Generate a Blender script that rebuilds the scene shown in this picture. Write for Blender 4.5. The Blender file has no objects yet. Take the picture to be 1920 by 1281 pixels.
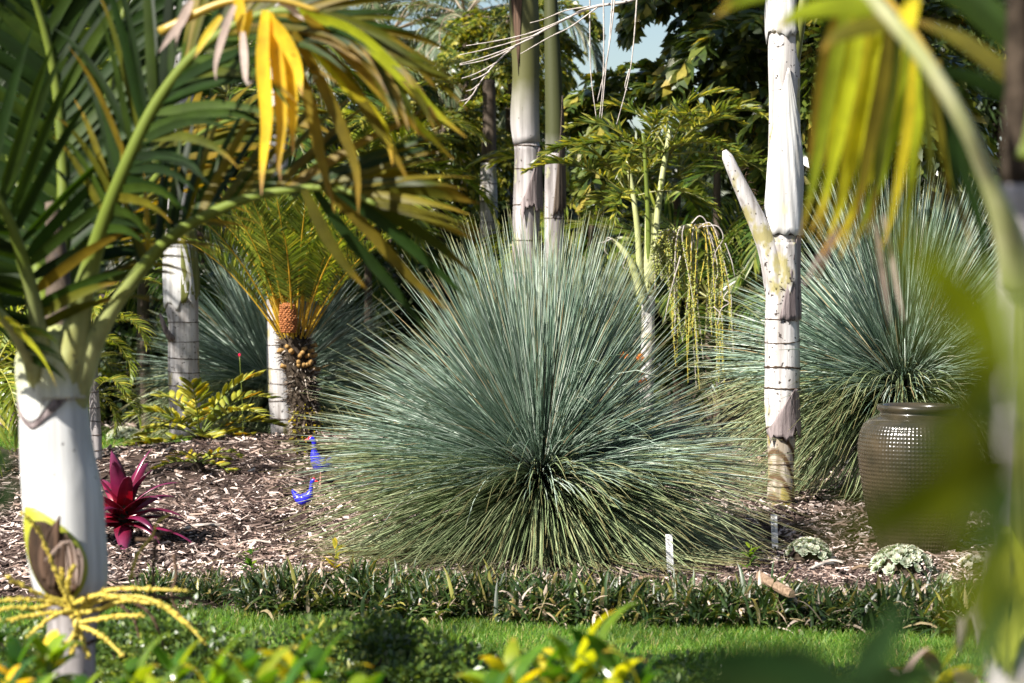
import bpy, math
import numpy as np
from mathutils import Vector, Matrix, Euler

# ------------------------------------------------------------------ camera, sky, sun, exposure
sc = bpy.context.scene
COL = sc.collection
LENS, SENSOR, CAMZ = 85.0, 36.0, 1.5
FPX = 1920.0 * LENS / SENSOR            # focal length in photo pixels
HORIZON = 500.0                          # photo row of the horizon
PITCH = math.atan((640.5 - HORIZON) / FPX)
cd = bpy.data.cameras.new('camera')
cam = bpy.data.objects.new('camera', cd)
COL.objects.link(cam)
cam.location = (0, 0, CAMZ)
cam.rotation_euler = (math.pi / 2 - PITCH, 0, 0)
cd.lens, cd.sensor_width = LENS, SENSOR
cd.clip_start, cd.clip_end = 0.05, 3000
cd.dof.use_dof = True
cd.dof.focus_distance = 12.3
cd.dof.aperture_fstop = 4.0
sc.camera = cam

SUN_ELEV, SUN_AZ = 41.0, 229.0           # azimuth clockwise from +Y (229 = behind the camera, left)
wd = bpy.data.worlds.new('World')
sc.world = wd
wd.use_nodes = True
nt = wd.node_tree
bg = nt.nodes['Background']
sky = nt.nodes.new('ShaderNodeTexSky')
sky.sky_type = 'NISHITA'
sky.sun_disc = False
sky.sun_elevation = math.radians(SUN_ELEV)
sky.sun_rotation = math.radians(SUN_AZ)
sky.air_density = 1.0
sky.dust_density = 1.0
nt.links.new(sky.outputs['Color'], bg.inputs['Color'])
bg.inputs['Strength'].default_value = 0.05
sl = bpy.data.lights.new('sun', 'SUN')
sl.energy = 5.0
sl.angle = math.radians(0.53)
sl.color = (1.0, 0.95, 0.87)
sun = bpy.data.objects.new('sun', sl)
COL.objects.link(sun)
ea, aa = math.radians(SUN_ELEV), math.radians(SUN_AZ)
to_sun = Vector((math.cos(ea) * math.sin(aa), math.cos(ea) * math.cos(aa), math.sin(ea)))
sun.rotation_euler = (-to_sun).to_track_quat('-Z', 'Y').to_euler()
sun.location = to_sun * 30

sc.view_settings.view_transform = 'Standard'
sc.view_settings.look = 'None'
sc.view_settings.exposure = 1.42
sc.view_settings.gamma = 1.0
sc.view_settings.use_curve_mapping = False
sc.cycles.max_bounces = 5
sc.cycles.diffuse_bounces = 2
sc.cycles.glossy_bounces = 2
sc.cycles.transmission_bounces = 3
sc.cycles.sample_clamp_indirect = 6.0
sc.cycles.use_denoising = True
sc.cycles.adaptive_threshold = 0.02

# ------------------------------------------------------------------ helpers
A = np.array


def nrm(v):
    return v / np.maximum(np.linalg.norm(v, axis=-1, keepdims=True), 1e-9)


def P(px, py, Y):
    """photo pixel + distance along the view -> point in the garden"""
    rx, ru = (px - 960.0) / FPX, (640.5 - py) / FPX
    dy = math.cos(PITCH) + ru * math.sin(PITCH)
    dz = -math.sin(PITCH) + ru * math.cos(PITCH)
    k = Y / dy
    return A([rx * k, Y, CAMZ + dz * k])


def PS(pts, Y=None):
    return A([P(p[0], p[1], p[2] if len(p) > 2 else Y) for p in pts])


def sm(a):
    a = np.clip(a, 0, 1)
    return a * a * (3 - 2 * a)


def edge_y(x):
    return 10.12 - 0.2 * x


def H(x, y):
    x, y = np.asarray(x, float), np.asarray(y, float)
    e = edge_y(x)
    z = 0.09 * sm((y - e) / 0.45) + 0.05 * sm((y - e - .4) / 3.5)
    z = z + 0.17 * np.exp(-((x + 1.75) ** 2 / 2.0 + (y - 16.3) ** 2 / 3.2))
    z = z + 0.035 * np.sin(x * 2.3 + 1.1) * np.sin(y * 1.7 + .4) * sm((y - e - .3) / 1.0)
    back = sm((y - 17.0) / 1.3) * sm((-2.3 - x) / 0.7)
    return z * (1 - back)


def cr(pts, m):
    """Catmull-Rom through pts, m samples roughly even in length"""
    p = np.asarray(pts, float)
    if len(p) == 2:
        return p[0] + (p[1] - p[0]) * np.linspace(0, 1, m)[:, None]
    q = np.vstack([2 * p[0] - p[1], p, 2 * p[-1] - p[-2]])
    out = []
    for i in range(1, len(q) - 2):
        t = np.linspace(0, 1, 14, endpoint=False)[:, None]
        a, b, c, d = q[i - 1], q[i], q[i + 1], q[i + 2]
        out.append(.5 * (2 * b + (c - a) * t + (2 * a - 5 * b + 4 * c - d) * t * t + (3 * b - a - 3 * c + d) * t ** 3))
    out.append(p[-1:])
    out = np.vstack(out)
    s = np.concatenate([[0], np.cumsum(np.linalg.norm(np.diff(out, axis=0), axis=1))])
    u = np.linspace(0, s[-1], m)
    return np.stack([np.interp(u, s, out[:, k]) for k in range(out.shape[1])], 1)


class MB:
    """collects vertices/faces, builds one mesh. Vertex attribute 'var' = (random per leaf, t along, rachis/other flag)"""

    def __init__(self):
        self.V, self.F, self.A, self.M, self.n = [], [], [], [], 0

    def add(self, V, F, a=None, mi=0):
        V = np.asarray(V, float).reshape(-1, 3)
        F = np.asarray(F, int)
        if a is None:
            a = np.zeros((len(V), 3))
        a = np.broadcast_to(np.asarray(a, float), (len(V), 3))
        self.V.append(V)
        self.A.append(a)
        self.F.append(F + self.n)
        self.M.append(np.full(len(F), mi))
        self.n += len(V)
        return self

    def merge(self, o, mat=None):
        off = self.n
        for V, a in zip(o.V, o.A):
            VV = V if mat is None else V @ mat[:3, :3].T + mat[:3, 3]
            self.V.append(VV)
            self.A.append(a)
        for F, m in zip(o.F, o.M):
            self.F.append(F + off)
            self.M.append(m)
        self.n += o.n
        return self

    def mesh(self, name, mats, origin=(0, 0, 0), smooth=True):
        V = np.vstack(self.V) - np.asarray(origin, float)
        me = bpy.data.meshes.new(name)
        lens = np.concatenate([np.full(len(F), F.shape[1]) for F in self.F])
        idx = np.concatenate([F.ravel() for F in self.F])
        me.vertices.add(len(V))
        me.vertices.foreach_set('co', V.astype(np.float32).ravel())
        me.loops.add(len(idx))
        me.loops.foreach_set('vertex_index', idx.astype(np.int32))
        me.polygons.add(len(lens))
        st = np.concatenate([[0], np.cumsum(lens)[:-1]])
        me.polygons.foreach_set('loop_start', st.astype(np.int32))
        me.polygons.foreach_set('loop_total', lens.astype(np.int32))
        me.polygons.foreach_set('material_index', np.concatenate(self.M).astype(np.int32))
        me.polygons.foreach_set('use_smooth', np.full(len(lens), smooth))
        at = me.attributes.new('var', 'FLOAT_VECTOR', 'POINT')
        at.data.foreach_set('vector', np.vstack(self.A).astype(np.float32).ravel())
        for m in (mats if isinstance(mats, (list, tuple)) else [mats]):
            me.materials.append(m)
        me.update(calc_edges=True)
        return me


def tag(o, label=None, cat=None, group=None, kind=None):
    if label:
        o['label'] = label
    if cat:
        o['category'] = cat
    if group:
        o['group'] = group
    if kind:
        o['kind'] = kind
    return o


def link(name, me, parent=None):
    o = bpy.data.objects.new(name, me)
    COL.objects.link(o)
    if parent is not None:
        o.parent = parent
    return o


class Thing:
    def __init__(self, name, label, cat, loc, group=None):
        self.o = link(name, None)
        self.loc = np.asarray(loc, float)
        self.o.location = loc
        self.o.empty_display_size = .1
        tag(self.o, label, cat, group)

    def part(self, name, mb, mat, parent=None, smooth=True, label=None, kind=None, solid=0):
        o = link(name, mb.mesh(name, mat, self.loc, smooth), parent or self.o)
        tag(o, label, kind=kind)
        if solid:
            md = o.modifiers.new('thickness', 'SOLIDIFY')
            md.thickness = solid
            md.offset = 0
        return o


def single(name, mb, mat, label, cat, group=None, kind=None, smooth=True, origin=None):
    V = np.vstack(mb.V)
    org = A([V[:, 0].mean(), V[:, 1].mean(), V[:, 2].min()]) if origin is None else np.asarray(origin)
    o = link(name, mb.mesh(name, mat, org, smooth))
    o.location = org
    return tag(o, label, cat, group, kind)


# ---- geometry generators
def tube(path, rad, k=8, var=(0, 0, 0), cap=True, vt=True):
    path = np.asarray(path, float)
    m = len(path)
    rad = np.broadcast_to(np.asarray(rad, float), (m,))
    T = nrm(np.gradient(path, axis=0))
    ref = A([0, 1.0, 0]) if abs(T[:, 1]).mean() < .8 else A([1.0, 0, 0])
    S = nrm(np.cross(T, ref))
    N = np.cross(S, T)
    a = np.linspace(0, 2 * np.pi, k, endpoint=False)
    V = path[:, None] + rad[:, None, None] * (np.cos(a)[None, :, None] * S[:, None] + np.sin(a)[None, :, None] * N[:, None])
    i, j = np.meshgrid(np.arange(m - 1), np.arange(k), indexing='ij')
    j2 = (j + 1) % k
    F = np.stack([i * k + j, i * k + j2, (i + 1) * k + j2, (i + 1) * k + j], -1).reshape(-1, 4)
    va = np.zeros((m, k, 3)) + A(var)
    if vt:
        va[:, :, 1] = np.linspace(0, 1, m)[:, None]
    mb = MB().add(V, F, va.reshape(-1, 3))
    if cap:
        c = np.vstack([path[0], path[-1]])
        off = mb.n
        mb.add(c, np.zeros((0, 3), int), va.reshape(-1, 3)[[0, -1]])
        jj = np.arange(k)
        mb.F.append(np.stack([np.full(k, off), (jj + 1) % k, jj], 1))
        mb.F.append(np.stack([np.full(k, off + 1), (m - 1) * k + jj, (m - 1) * k + (jj + 1) % k], 1))
        mb.M += [np.zeros(k, int), np.zeros(k, int)]
    return mb


def prisms(C, R, rnd, k=3):
    """many thin tapered needles: C (n,s,3) centre lines, R (n,s) radii"""
    n, s, _ = C.shape
    T = nrm(np.gradient(C, axis=1))
    ref = np.zeros_like(T)
    ref[..., 2] = 1
    bad = abs(T[..., 2]) > .95
    ref[bad] = A([1, 0, 0])
    S = nrm(np.cross(T, ref))
    N = np.cross(S, T)
    a = np.linspace(0, 2 * np.pi, k, endpoint=False)
    V = C[:, :, None] + R[:, :, None, None] * (np.cos(a)[None, None, :, None] * S[:, :, None] + np.sin(a)[None, None, :, None] * N[:, :, None])
    l, i, j = np.meshgrid(np.arange(n), np.arange(s - 1), np.arange(k), indexing='ij')
    b = l * s * k
    j2 = (j + 1) % k
    F = np.stack([b + i * k + j, b + i * k + j2, b + (i + 1) * k + j2, b + (i + 1) * k + j], -1).reshape(-1, 4)
    va = np.zeros((n, s, k, 3))
    va[..., 0] = rnd[:, None, None]
    va[..., 1] = np.linspace(0, 1, s)[None, :, None]
    return MB().add(V, F, va.reshape(-1, 3))


def ribbons(C, W, rnd, fold=0.0, flag=0.0):
    """many strap leaves: C (n,s,3) centre lines, W (n,s,3) half width vectors"""
    n, s, _ = C.shape
    if fold:
        T = nrm(np.gradient(C, axis=1))
        Nn = np.cross(T, W)
        V = np.stack([C - W, C - Nn * fold, C + W], 2)
        k = 3
    else:
        V = np.stack([C - W, C + W], 2)
        k = 2
    l, i, j = np.meshgrid(np.arange(n), np.arange(s - 1), np.arange(k - 1), indexing='ij')
    b = l * s * k
    F = np.stack([b + i * k + j, b + i * k + j + 1, b + (i + 1) * k + j + 1, b + (i + 1) * k + j], -1).reshape(-1, 4)
    va = np.zeros((n, s, k, 3))
    va[..., 0] = np.asarray(rnd)[:, None, None]
    va[..., 1] = np.linspace(0, 1, s)[None, :, None]
    va[..., 2] = flag
    return MB().add(V, F, va.reshape(-1, 3))


def grow(p0, d0, L, seg, droop, rng, wob=0.0, power=1.0):
    """centre lines from p0 along d0, bending down by droop. all (n,..)"""
    n = len(p0)
    C = np.zeros((n, seg + 1, 3))
    C[:, 0] = p0
    d = nrm(d0.copy())
    L = np.broadcast_to(L, (n,))
    droop = np.broadcast_to(droop, (n,))
    for k in range(seg):
        C[:, k + 1] = C[:, k] + d * (L / seg)[:, None]
        d = d + A([0, 0, -1.0]) * (droop / seg * ((k + 1) / seg) ** power * 2)[:, None]
        if wob:
            d = d + rng.normal(0, wob, (n, 3))
        d = nrm(d)
    return C


SHAPES = {
    'strap': lambda t: np.minimum(1, t * 5 + .35) * np.clip(1 - t ** 3.0, 0.02, 1),
    'lance': lambda t: np.clip(np.sin(np.pi * np.clip(t, 0, 1) ** .8) ** .8, .04, 1),
    'oblong': lambda t: np.clip(np.sin(np.pi * np.clip(t * .93 + .07, 0, 1) ** 1.3) ** .6, .12, 1),
    'fish': lambda t: np.clip(.12 + 1.25 * t ** 1.1, 0, 1) * np.where(t > .95, .55, 1),
    'needle': lambda t: np.clip(1.02 - t ** 2, .05, 1),
}


def leaflets(curve, n, leafL, leafW, a0=62, a1=22, droop=.5, lift=.2, seg=4, pet=.12, shape='strap', up=(0, 0, 1), seed=0,
             jit=.08, twist=.25, miss=0.0, sides=(1, -1), wob=.0, endL=.45, basL=.5, tend=1.0, power=1.0):
    rng = np.random.default_rng(seed)
    m = len(curve)
    T0 = nrm(np.gradient(curve, axis=0))
    Cs, Ws, Us = [], [], []
    for sd in sides:
        t = np.linspace(pet, tend, n) + rng.normal(0, .25 / n, n) * (tend - pet)
        t = np.clip(t, 0, 1)
        u = (t - pet) / max(1 - pet, 1e-6)
        ti = t * (m - 1)
        pos = np.stack([np.interp(ti, np.arange(m), curve[:, k]) for k in range(3)], 1)
        T = nrm(np.stack([np.interp(ti, np.arange(m), T0[:, k]) for k in range(3)], 1))
        S = nrm(np.cross(T, A(up, float)))
        N = np.cross(S, T)
        al = np.radians(a0 + (a1 - a0) * u) + rng.normal(0, jit, n)
        li = lift + rng.normal(0, jit, n)
        d = np.cos(al)[:, None] * T + np.sin(al)[:, None] * (np.cos(li)[:, None] * sd * S + np.sin(li)[:, None] * N)
        prof = np.minimum(basL + (1 - basL) * np.clip(u / .3, 0, 1), endL + (1 - endL) * np.clip((1 - u) / .45, 0, 1))
        Ln = leafL * prof * rng.uniform(.9, 1.08, n)
        C = grow(pos, d, Ln, seg, droop * rng.uniform(.75, 1.25, n), rng, wob, power)
        D = nrm(np.gradient(C, axis=1))
        Tb = np.repeat(T[:, None], seg + 1, 1)
        W = nrm(Tb - (Tb * D).sum(-1, keepdims=True) * D)
        X = np.cross(D, W)
        tw = rng.normal(0, twist, n)[:, None, None]
        W = W * np.cos(tw) + X * np.sin(tw)
        ss = SHAPES[shape](np.linspace(0, 1, seg + 1))
        W = W * (leafW / 2 * ss)[None, :, None] * (.75 + .25 * prof)[:, None, None]
        keep = rng.random(n) >= miss
        Cs.append(C[keep])
        Ws.append(W[keep])
        Us.append(u[keep])
    return np.vstack(Cs), np.vstack(Ws), np.concatenate(Us)


def arch(L, e0, bend, m=40, power=1.0):
    """frond midrib in the XZ plane from the origin; e0 first elevation, bend total turning down (deg)"""
    t = np.linspace(0, 1, m)
    e = np.radians(e0) - np.radians(bend) * t ** (1 + power * .5)
    d = np.stack([np.cos(e), 0 * e, np.sin(e)], 1)
    p = np.cumsum(d, 0) * (L / m)
    return p - p[0]


def frond_mb(curve, rr, n, seed, fold=0.0, **kw):
    rng = np.random.default_rng(seed + 991)
    m = len(curve)
    mb = tube(curve, np.linspace(rr, rr * .18, m), 5, (rng.random(), 0, 1))
    C, W, U = leaflets(curve, n, seed=seed, **kw)
    mb.merge(ribbons(C, W, rng.random(len(C)), fold))
    return mb


def fish_mb(curve, rr, npin, pinL, nl, lL, lW, seed, droop=.5, pdroop=.6):
    """fishtail palm frond: side ribs each carrying ragged wedge leaflets"""
    rng = np.random.default_rng(seed)
    mb = tube(curve, np.linspace(rr, rr * .2, len(curve)), 5, (rng.random(), 0, 1))
    C, W, U = leaflets(curve, npin, pinL, .01, a0=65, a1=28, droop=pdroop, lift=.15, seg=8, pet=.25, seed=seed)
    for q in range(len(C)):
        mb.merge(tube(C[q], np.linspace(rr * .35, rr * .1, 9), 3, (.3, 0, 1), cap=False))
        c2, w2, _ = leaflets(cr(C[q], 20), nl, lL, lW, a0=60, a1=25, droop=droop, lift=.1, seg=3, pet=.1, shape='fish', seed=seed * 31 + q,
                             jit=.25, twist=.7, basL=.8, endL=.8)
        dd = nrm(c2[:, -1] - c2[:, -2])
        w2[:, -1] = w2[:, -1] * 1.5 + dd * (lW * .45 * rng.choice([-1, 1], len(c2)) * rng.uniform(.5, 1.2, len(c2)))[:, None]
        mb.merge(ribbons(c2, w2, rng.random(len(c2))))
    return mb


def leaf_cloud(rng, cen, rad, n, L, Wd, seg=2, clumps=14, shape='lance', hang=.3, shell=.55, fold=0.0):
    """leaves in clumps through an ellipsoid"""
    cen, rad = A(cen, float), A(rad, float)
    cd_ = nrm(rng.normal(size=(clumps, 3)))
    cr_ = rng.uniform(shell, 1, clumps)[:, None]
    cp = cen + cd_ * cr_ * rad * .8
    w = rng.integers(0, clumps, n)
    csz = rng.uniform(.22, .42, clumps)
    off = nrm(rng.normal(size=(n, 3))) * (rng.random(n) ** .5)[:, None] * csz[w][:, None] * rad
    p = cp[w] + off
    d = nrm(off / rad) + rng.normal(0, .5, (n, 3)) + A([0, 0, -hang])
    C = grow(p, d, L * rng.uniform(.6, 1.3, n), seg, .5, rng)
    D = nrm(np.gradient(C, axis=1))
    X = nrm(np.cross(D, rng.normal(size=(n, 1, 3))))
    Wv = X * (Wd / 2 * SHAPES[shape](np.linspace(.02, 1, seg + 1)))[None, :, None]
    return ribbons(C, Wv, (rng.random(n) * .6 + .4 * rng.random(clumps)[w]), fold)


# ------------------------------------------------------------------ materials
def node(nt, t, **kw):
    n = nt.nodes.new(t)
    for k, v in kw.items():
        setattr(n, k, v)
    return n


def newmat(name):
    m = bpy.data.materials.new(name)
    m.use_nodes = True
    nt = m.node_tree
    nt.nodes.clear()
    out = node(nt, 'ShaderNodeOutputMaterial')
    return m, nt, out


def mixc(nt, fac, a, b, mode='MIX'):
    n = node(nt, 'ShaderNodeMix', data_type='RGBA', blend_type=mode)
    for s, v in ((0, fac), (6, a), (7, b)):
        if isinstance(v, (int, float)):
            n.inputs[s].default_value = v
        elif isinstance(v, tuple):
            n.inputs[s].default_value = (*v[:3], 1)
        else:
            nt.links.new(v, n.inputs[s])
    return n.outputs[2]


def ramp(nt, fac, stops):
    n = node(nt, 'ShaderNodeValToRGB')
    e = n.color_ramp.elements
    while len(e) < len(stops):
        e.new(.5)
    for q, (p, c) in zip(e, stops):
        q.position = p
        q.color = (*c, 1) if len(c) == 3 else c
    nt.links.new(fac, n.inputs[0])
    return n.outputs[0]


def maprange(nt, v, a, b, c=0.0, d=1.0):
    n = node(nt, 'ShaderNodeMapRange')
    nt.links.new(v, n.inputs[0])
    for i, x in enumerate((a, b, c, d)):
        n.inputs[i + 1].default_value = x
    return n.outputs[0]


def noise(nt, scale, detail=3.0, vec=None, stretch=None, rough=.55):
    n = node(nt, 'ShaderNodeTexNoise')
    n.inputs['Scale'].default_value = scale
    n.inputs['Detail'].default_value = detail
    n.inputs['Roughness'].default_value = rough
    if vec is None:
        vec = node(nt, 'ShaderNodeTexCoord').outputs['Object']
    if stretch:
        mp = node(nt, 'ShaderNodeMapping')
        mp.inputs['Scale'].default_value = stretch
        nt.links.new(vec, mp.inputs['Vector'])
        vec = mp.outputs[0]
    nt.links.new(vec, n.inputs['Vector'])
    return n.outputs['Fac']


def leafmat(name, stops, tip=None, tip0=.8, rach=None, trans=.3, rough=.45, spec=.4, nvar=.3, tcol=(1.25, 1.2, .45), objvar=.25, base=None, base1=.2, nscale=14):
    m, nt, out = newmat(name)
    at = node(nt, 'ShaderNodeAttribute', attribute_name='var')
    sp = node(nt, 'ShaderNodeSeparateXYZ')
    nt.links.new(at.outputs['Vector'], sp.inputs[0])
    if len(stops) == 2 and not isinstance(stops[0][0], (int, float)):
        stops = [(0, stops[0]), (1, stops[1])]
    c = ramp(nt, sp.outputs[0], stops)
    if base:
        c = mixc(nt, maprange(nt, sp.outputs[1], base1, 0), c, base)
    if tip:
        c = mixc(nt, maprange(nt, sp.outputs[1], tip0, 1), c, tip)
    if rach:
        c = mixc(nt, sp.outputs[2], c, rach)
    nz = maprange(nt, noise(nt, nscale, 3), .3, .7, 1 - nvar, 1 + nvar)
    oi = node(nt, 'ShaderNodeObjectInfo')
    ov = maprange(nt, oi.outputs['Random'], 0, 1, 1 - objvar, 1 + objvar)
    mul = node(nt, 'ShaderNodeMath', operation='MULTIPLY')
    nt.links.new(nz, mul.inputs[0])
    nt.links.new(ov, mul.inputs[1])
    vm = node(nt, 'ShaderNodeVectorMath', operation='SCALE')
    nt.links.new(c, vm.inputs[0])
    nt.links.new(mul.outputs[0], vm.inputs['Scale'])
    c = vm.outputs[0]
    pb = node(nt, 'ShaderNodeBsdfPrincipled')
    nt.links.new(c, pb.inputs['Base Color'])
    pb.inputs['Roughness'].default_value = rough
    pb.inputs['Specular IOR Level'].default_value = spec
    if trans <= 0:
        nt.links.new(pb.outputs[0], out.inputs[0])
        return m
    tr = node(nt, 'ShaderNodeBsdfTranslucent')
    tc = node(nt, 'ShaderNodeVectorMath', operation='MULTIPLY')
    nt.links.new(c, tc.inputs[0])
    tc.inputs[1].default_value = tuple(2.0 * q for q in tcol)
    nt.links.new(tc.outputs[0], tr.inputs[0])
    mx = node(nt, 'ShaderNodeMixShader')
    mx.inputs[0].default_value = trans
    nt.links.new(pb.outputs[0], mx.inputs[1])
    nt.links.new(tr.outputs[0], mx.inputs[2])
    nt.links.new(mx.outputs[0], out.inputs[0])
    return m


def barkmat(name, c0, c1, lichen=None, lich_lo=.55, speck=(.05, .04, .035), speck_lo=.66, streak=(26, 26, 2.2), rough=.75, bump=.25, bands=None):
    m, nt, out = newmat(name)
    v = node(nt, 'ShaderNodeTexCoord').outputs['Object']
    st = noise(nt, 1.0, 4, v, streak)
    c = mixc(nt, maprange(nt, st, .35, .68), c0, c1)
    if lichen:
        ln = noise(nt, 6.5, 4, v, (1, 1, .6))
        c = mixc(nt, maprange(nt, ln, lich_lo, lich_lo + .07), c, lichen)
    if bands:
        wv = node(nt, 'ShaderNodeTexWave', wave_type='BANDS', bands_direction='DIAGONAL')
        wv.inputs['Scale'].default_value = bands[0]
        wv.inputs['Distortion'].default_value = 3
        wv.inputs['Detail'].default_value = 3
        nt.links.new(v, wv.inputs['Vector'])
        c = mixc(nt, maprange(nt, wv.outputs['Fac'], .55, .9), c, bands[1])
    sn = noise(nt, 38, 2, v)
    c = mixc(nt, maprange(nt, sn, speck_lo, speck_lo + .05), c, speck)
    pb = node(nt, 'ShaderNodeBsdfPrincipled')
    nt.links.new(c, pb.inputs['Base Color'])
    pb.inputs['Roughness'].default_value = rough
    pb.inputs['Specular IOR Level'].default_value = .25
    b = node(nt, 'ShaderNodeBump')
    b.inputs['Strength'].default_value = bump
    b.inputs['Distance'].default_value = .01
    nt.links.new(st, b.inputs['Height'])
    nt.links.new(b.outputs[0], pb.inputs['Normal'])
    nt.links.new(pb.outputs[0], out.inputs[0])
    return m


def plainmat(name, c, rough=.6, spec=.4, nvar=.15, nscale=20, coat=0, c2=None, stretch=None, bump=0):
    m, nt, out = newmat(name)
    nz = noise(nt, nscale, 3, None, stretch)
    c2 = c2 or tuple(x * (1 - 2 * nvar) for x in c)
    cc = mixc(nt, maprange(nt, nz, .3, .7), c2, c)
    pb = node(nt, 'ShaderNodeBsdfPrincipled')
    nt.links.new(cc, pb.inputs['Base Color'])
    pb.inputs['Roughness'].default_value = rough
    pb.inputs['Specular IOR Level'].default_value = spec
    pb.inputs['Coat Weight'].default_value = coat
    pb.inputs['Coat Roughness'].default_value = .08
    if bump:
        b = node(nt, 'ShaderNodeBump')
        b.inputs['Strength'].default_value = bump
        b.inputs['Distance'].default_value = .01
        nt.links.new(nz, b.inputs['Height'])
        nt.links.new(b.outputs[0], pb.inputs['Normal'])
    nt.links.new(pb.outputs[0], out.inputs[0])
    return m


M = {}
M['soil'] = plainmat('mulch_soil', (.075, .052, .043), .95, .1, .3, 26, c2=(.035, .024, .018), bump=.6)
M['turf'] = plainmat('turf_soil', (.05, .09, .02), .95, .1, .25, 20, c2=(.03, .05, .012))
M['grass'] = leafmat('lawn_grass', [(0, (.05, .12, .014)), (.6, (.10, .195, .028)), (.93, (.20, .26, .06)), (.97, (.34, .28, .13))], trans=.45, rough=.5, spec=.3, nvar=.42, nscale=1.8)
M['chip'] = leafmat('wood_chips', [(0, (.018, .012, .011)), (.3, (.07, .046, .04)), (.65, (.24, .172, .14)), (1, (.64, .54, .49))], trans=0, rough=.9, spec=.15, nvar=.5, nscale=1.6)
M['blue_needle'] = leafmat('grass_tree_needles', [(0, (.05, .09, .06)), (.4, (.155, .235, .17)), (.78, (.33, .425, .335)), (.96, (.56, .63, .55)), (.975, (.36, .27, .14))], tip=(.22, .21, .08), tip0=.9, trans=.0, rough=.42, spec=.5, nvar=.18, nscale=3)
M['blue_needle_low'] = leafmat('grass_tree_skirt_needles', [(0, (.08, .115, .05)), (.5, (.23, .305, .14)), (.93, (.42, .48, .26)), (1, (.38, .30, .16))], tip=(.27, .22, .09), tip0=.8, trans=.0, rough=.45, spec=.45, nvar=.2, nscale=3)
M['dark_trunk'] = plainmat('fibrous_dark_trunk', (.06, .045, .032), .95, .1, .4, 30, bump=.8)
WHITE = dict(c0=(.25, .225, .21), c1=(.60, .58, .57))
M['white_bark'] = barkmat('white_palm_bark', WHITE['c0'], WHITE['c1'], (.30, .265, .12), .57, speck_lo=.63, bump=.5)
def shaftmat(name, lo, hi, z0, z1):
    m = barkmat(name, tuple(x * .55 for x in lo), lo, tuple(x * y for x, y in zip(lo, (.74, .70, .55))), .60, speck_lo=.70, bump=.15, rough=.55, streak=(22, 22, 1.4))
    nt = m.node_tree
    pb = next(n for n in nt.nodes if n.type == 'BSDF_PRINCIPLED')
    src = pb.inputs['Base Color'].links[0].from_socket
    v = node(nt, 'ShaderNodeTexCoord').outputs['Object']
    sp = node(nt, 'ShaderNodeSeparateXYZ')
    nt.links.new(v, sp.inputs[0])
    nz = noise(nt, 9, 3, v)
    ad = node(nt, 'ShaderNodeMath', operation='MULTIPLY_ADD')
    nt.links.new(nz, ad.inputs[0])
    ad.inputs[1].default_value = .12
    nt.links.new(sp.outputs[2], ad.inputs[2])
    nt.links.new(mixc(nt, maprange(nt, ad.outputs[0], z0 + .06, z1 + .06), src, hi), pb.inputs['Base Color'])
    return m


M['front_shaft'] = shaftmat('white_to_green_crownshaft', (.62, .62, .61), (.36, .38, .15), 1.10, 1.30)
M['centre_shaft'] = shaftmat('waxy_olive_crownshaft', (.46, .43, .42), (.085, .085, .03), 2.22, 2.60)
M['slim_shaft'] = shaftmat('waxy_dark_crownshaft', (.36, .34, .33), (.05, .055, .02), 2.05, 2.35)
M['front_petiole'] = shaftmat('pale_to_green_petiole', (.40, .42, .18), (.11, .145, .02), 1.28, 1.52)
M['white_bark_clean'] = barkmat('white_waxy_crownshaft', (.34, .33, .31), (.64, .635, .63), (.44, .42, .30), .60, speck_lo=.72, bump=.3, rough=.6, streak=(22, 22, 1.4))
M['lichen_bark'] = barkmat('lichen_palm_bark', (.20, .16, .11), (.44, .39, .33), (.26, .21, .06), .50, bands=(5, (.10, .06, .03)))
M['grey_bark'] = barkmat('grey_palm_bark', (.14, .125, .12), (.42, .39, .385), (.30, .30, .16), .6)
M['brown_bark'] = barkmat('brown_fibrous_bark', (.05, .035, .025), (.13, .10, .075), None, bump=.8)
M['green_shaft'] = barkmat('green_crownshaft', (.085, .095, .02), (.16, .165, .045), (.34, .33, .28), .60, streak=(30, 30, .8), rough=.55)
M['dead_sheath'] = barkmat('dead_grey_sheath', (.085, .065, .065), (.30, .25, .245), None, streak=(60, 60, 1.2), bump=.6)
M['scar'] = plainmat('leaf_scar_brown', (.10, .07, .05), .9, .1, .4, 40)
M['petiole'] = plainmat('green_petiole', (.12, .155, .02), .45, .35, .15, 9, c2=(.08, .11, .015))
M['petiole_y'] = plainmat('yellow_petiole', (.42, .27, .03), .4, .5, .2, 12, c2=(.28, .20, .03))
M['petiole_w'] = plainmat('pale_petiole', (.46, .46, .25), .5, .35, .2, 5, c2=(.25, .28, .09), stretch=(4, 4, 1))
M['fg_leaf'] = leafmat('broad_palm_leaflet', [(0, (.007, .017, .002)), (.5, (.013, .032, .004)), (1, (.036, .06, .006))], trans=.4, rough=.5, spec=.22, nvar=.25, tcol=(1.3, 1.15, .25))
M['fg_olive'] = leafmat('ageing_palm_leaflet', [(0, (.04, .055, .004)), (.6, (.10, .09, .007)), (1, (.19, .13, .010))], tip=(.22, .13, .015), tip0=.75, trans=.4, rough=.5, spec=.25, tcol=(1.3, 1.05, .2))
M['yellow_leaf'] = leafmat('yellow_dying_leaflet', [(0, (.62, .40, .012)), (1, (.74, .53, .04))], tip=(.30, .17, .09), tip0=.8, trans=.4, rough=.5, spec=.3, tcol=(1.1, .9, .3))
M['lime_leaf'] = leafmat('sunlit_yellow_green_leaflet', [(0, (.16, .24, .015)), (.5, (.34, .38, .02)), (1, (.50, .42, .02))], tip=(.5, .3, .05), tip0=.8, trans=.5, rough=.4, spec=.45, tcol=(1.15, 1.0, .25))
M['dead_leaf'] = leafmat('dead_brown_leaflet', [(0, (.16, .10, .07)), (1, (.40, .32, .28))], trans=.15, rough=.8, spec=.2)
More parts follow.
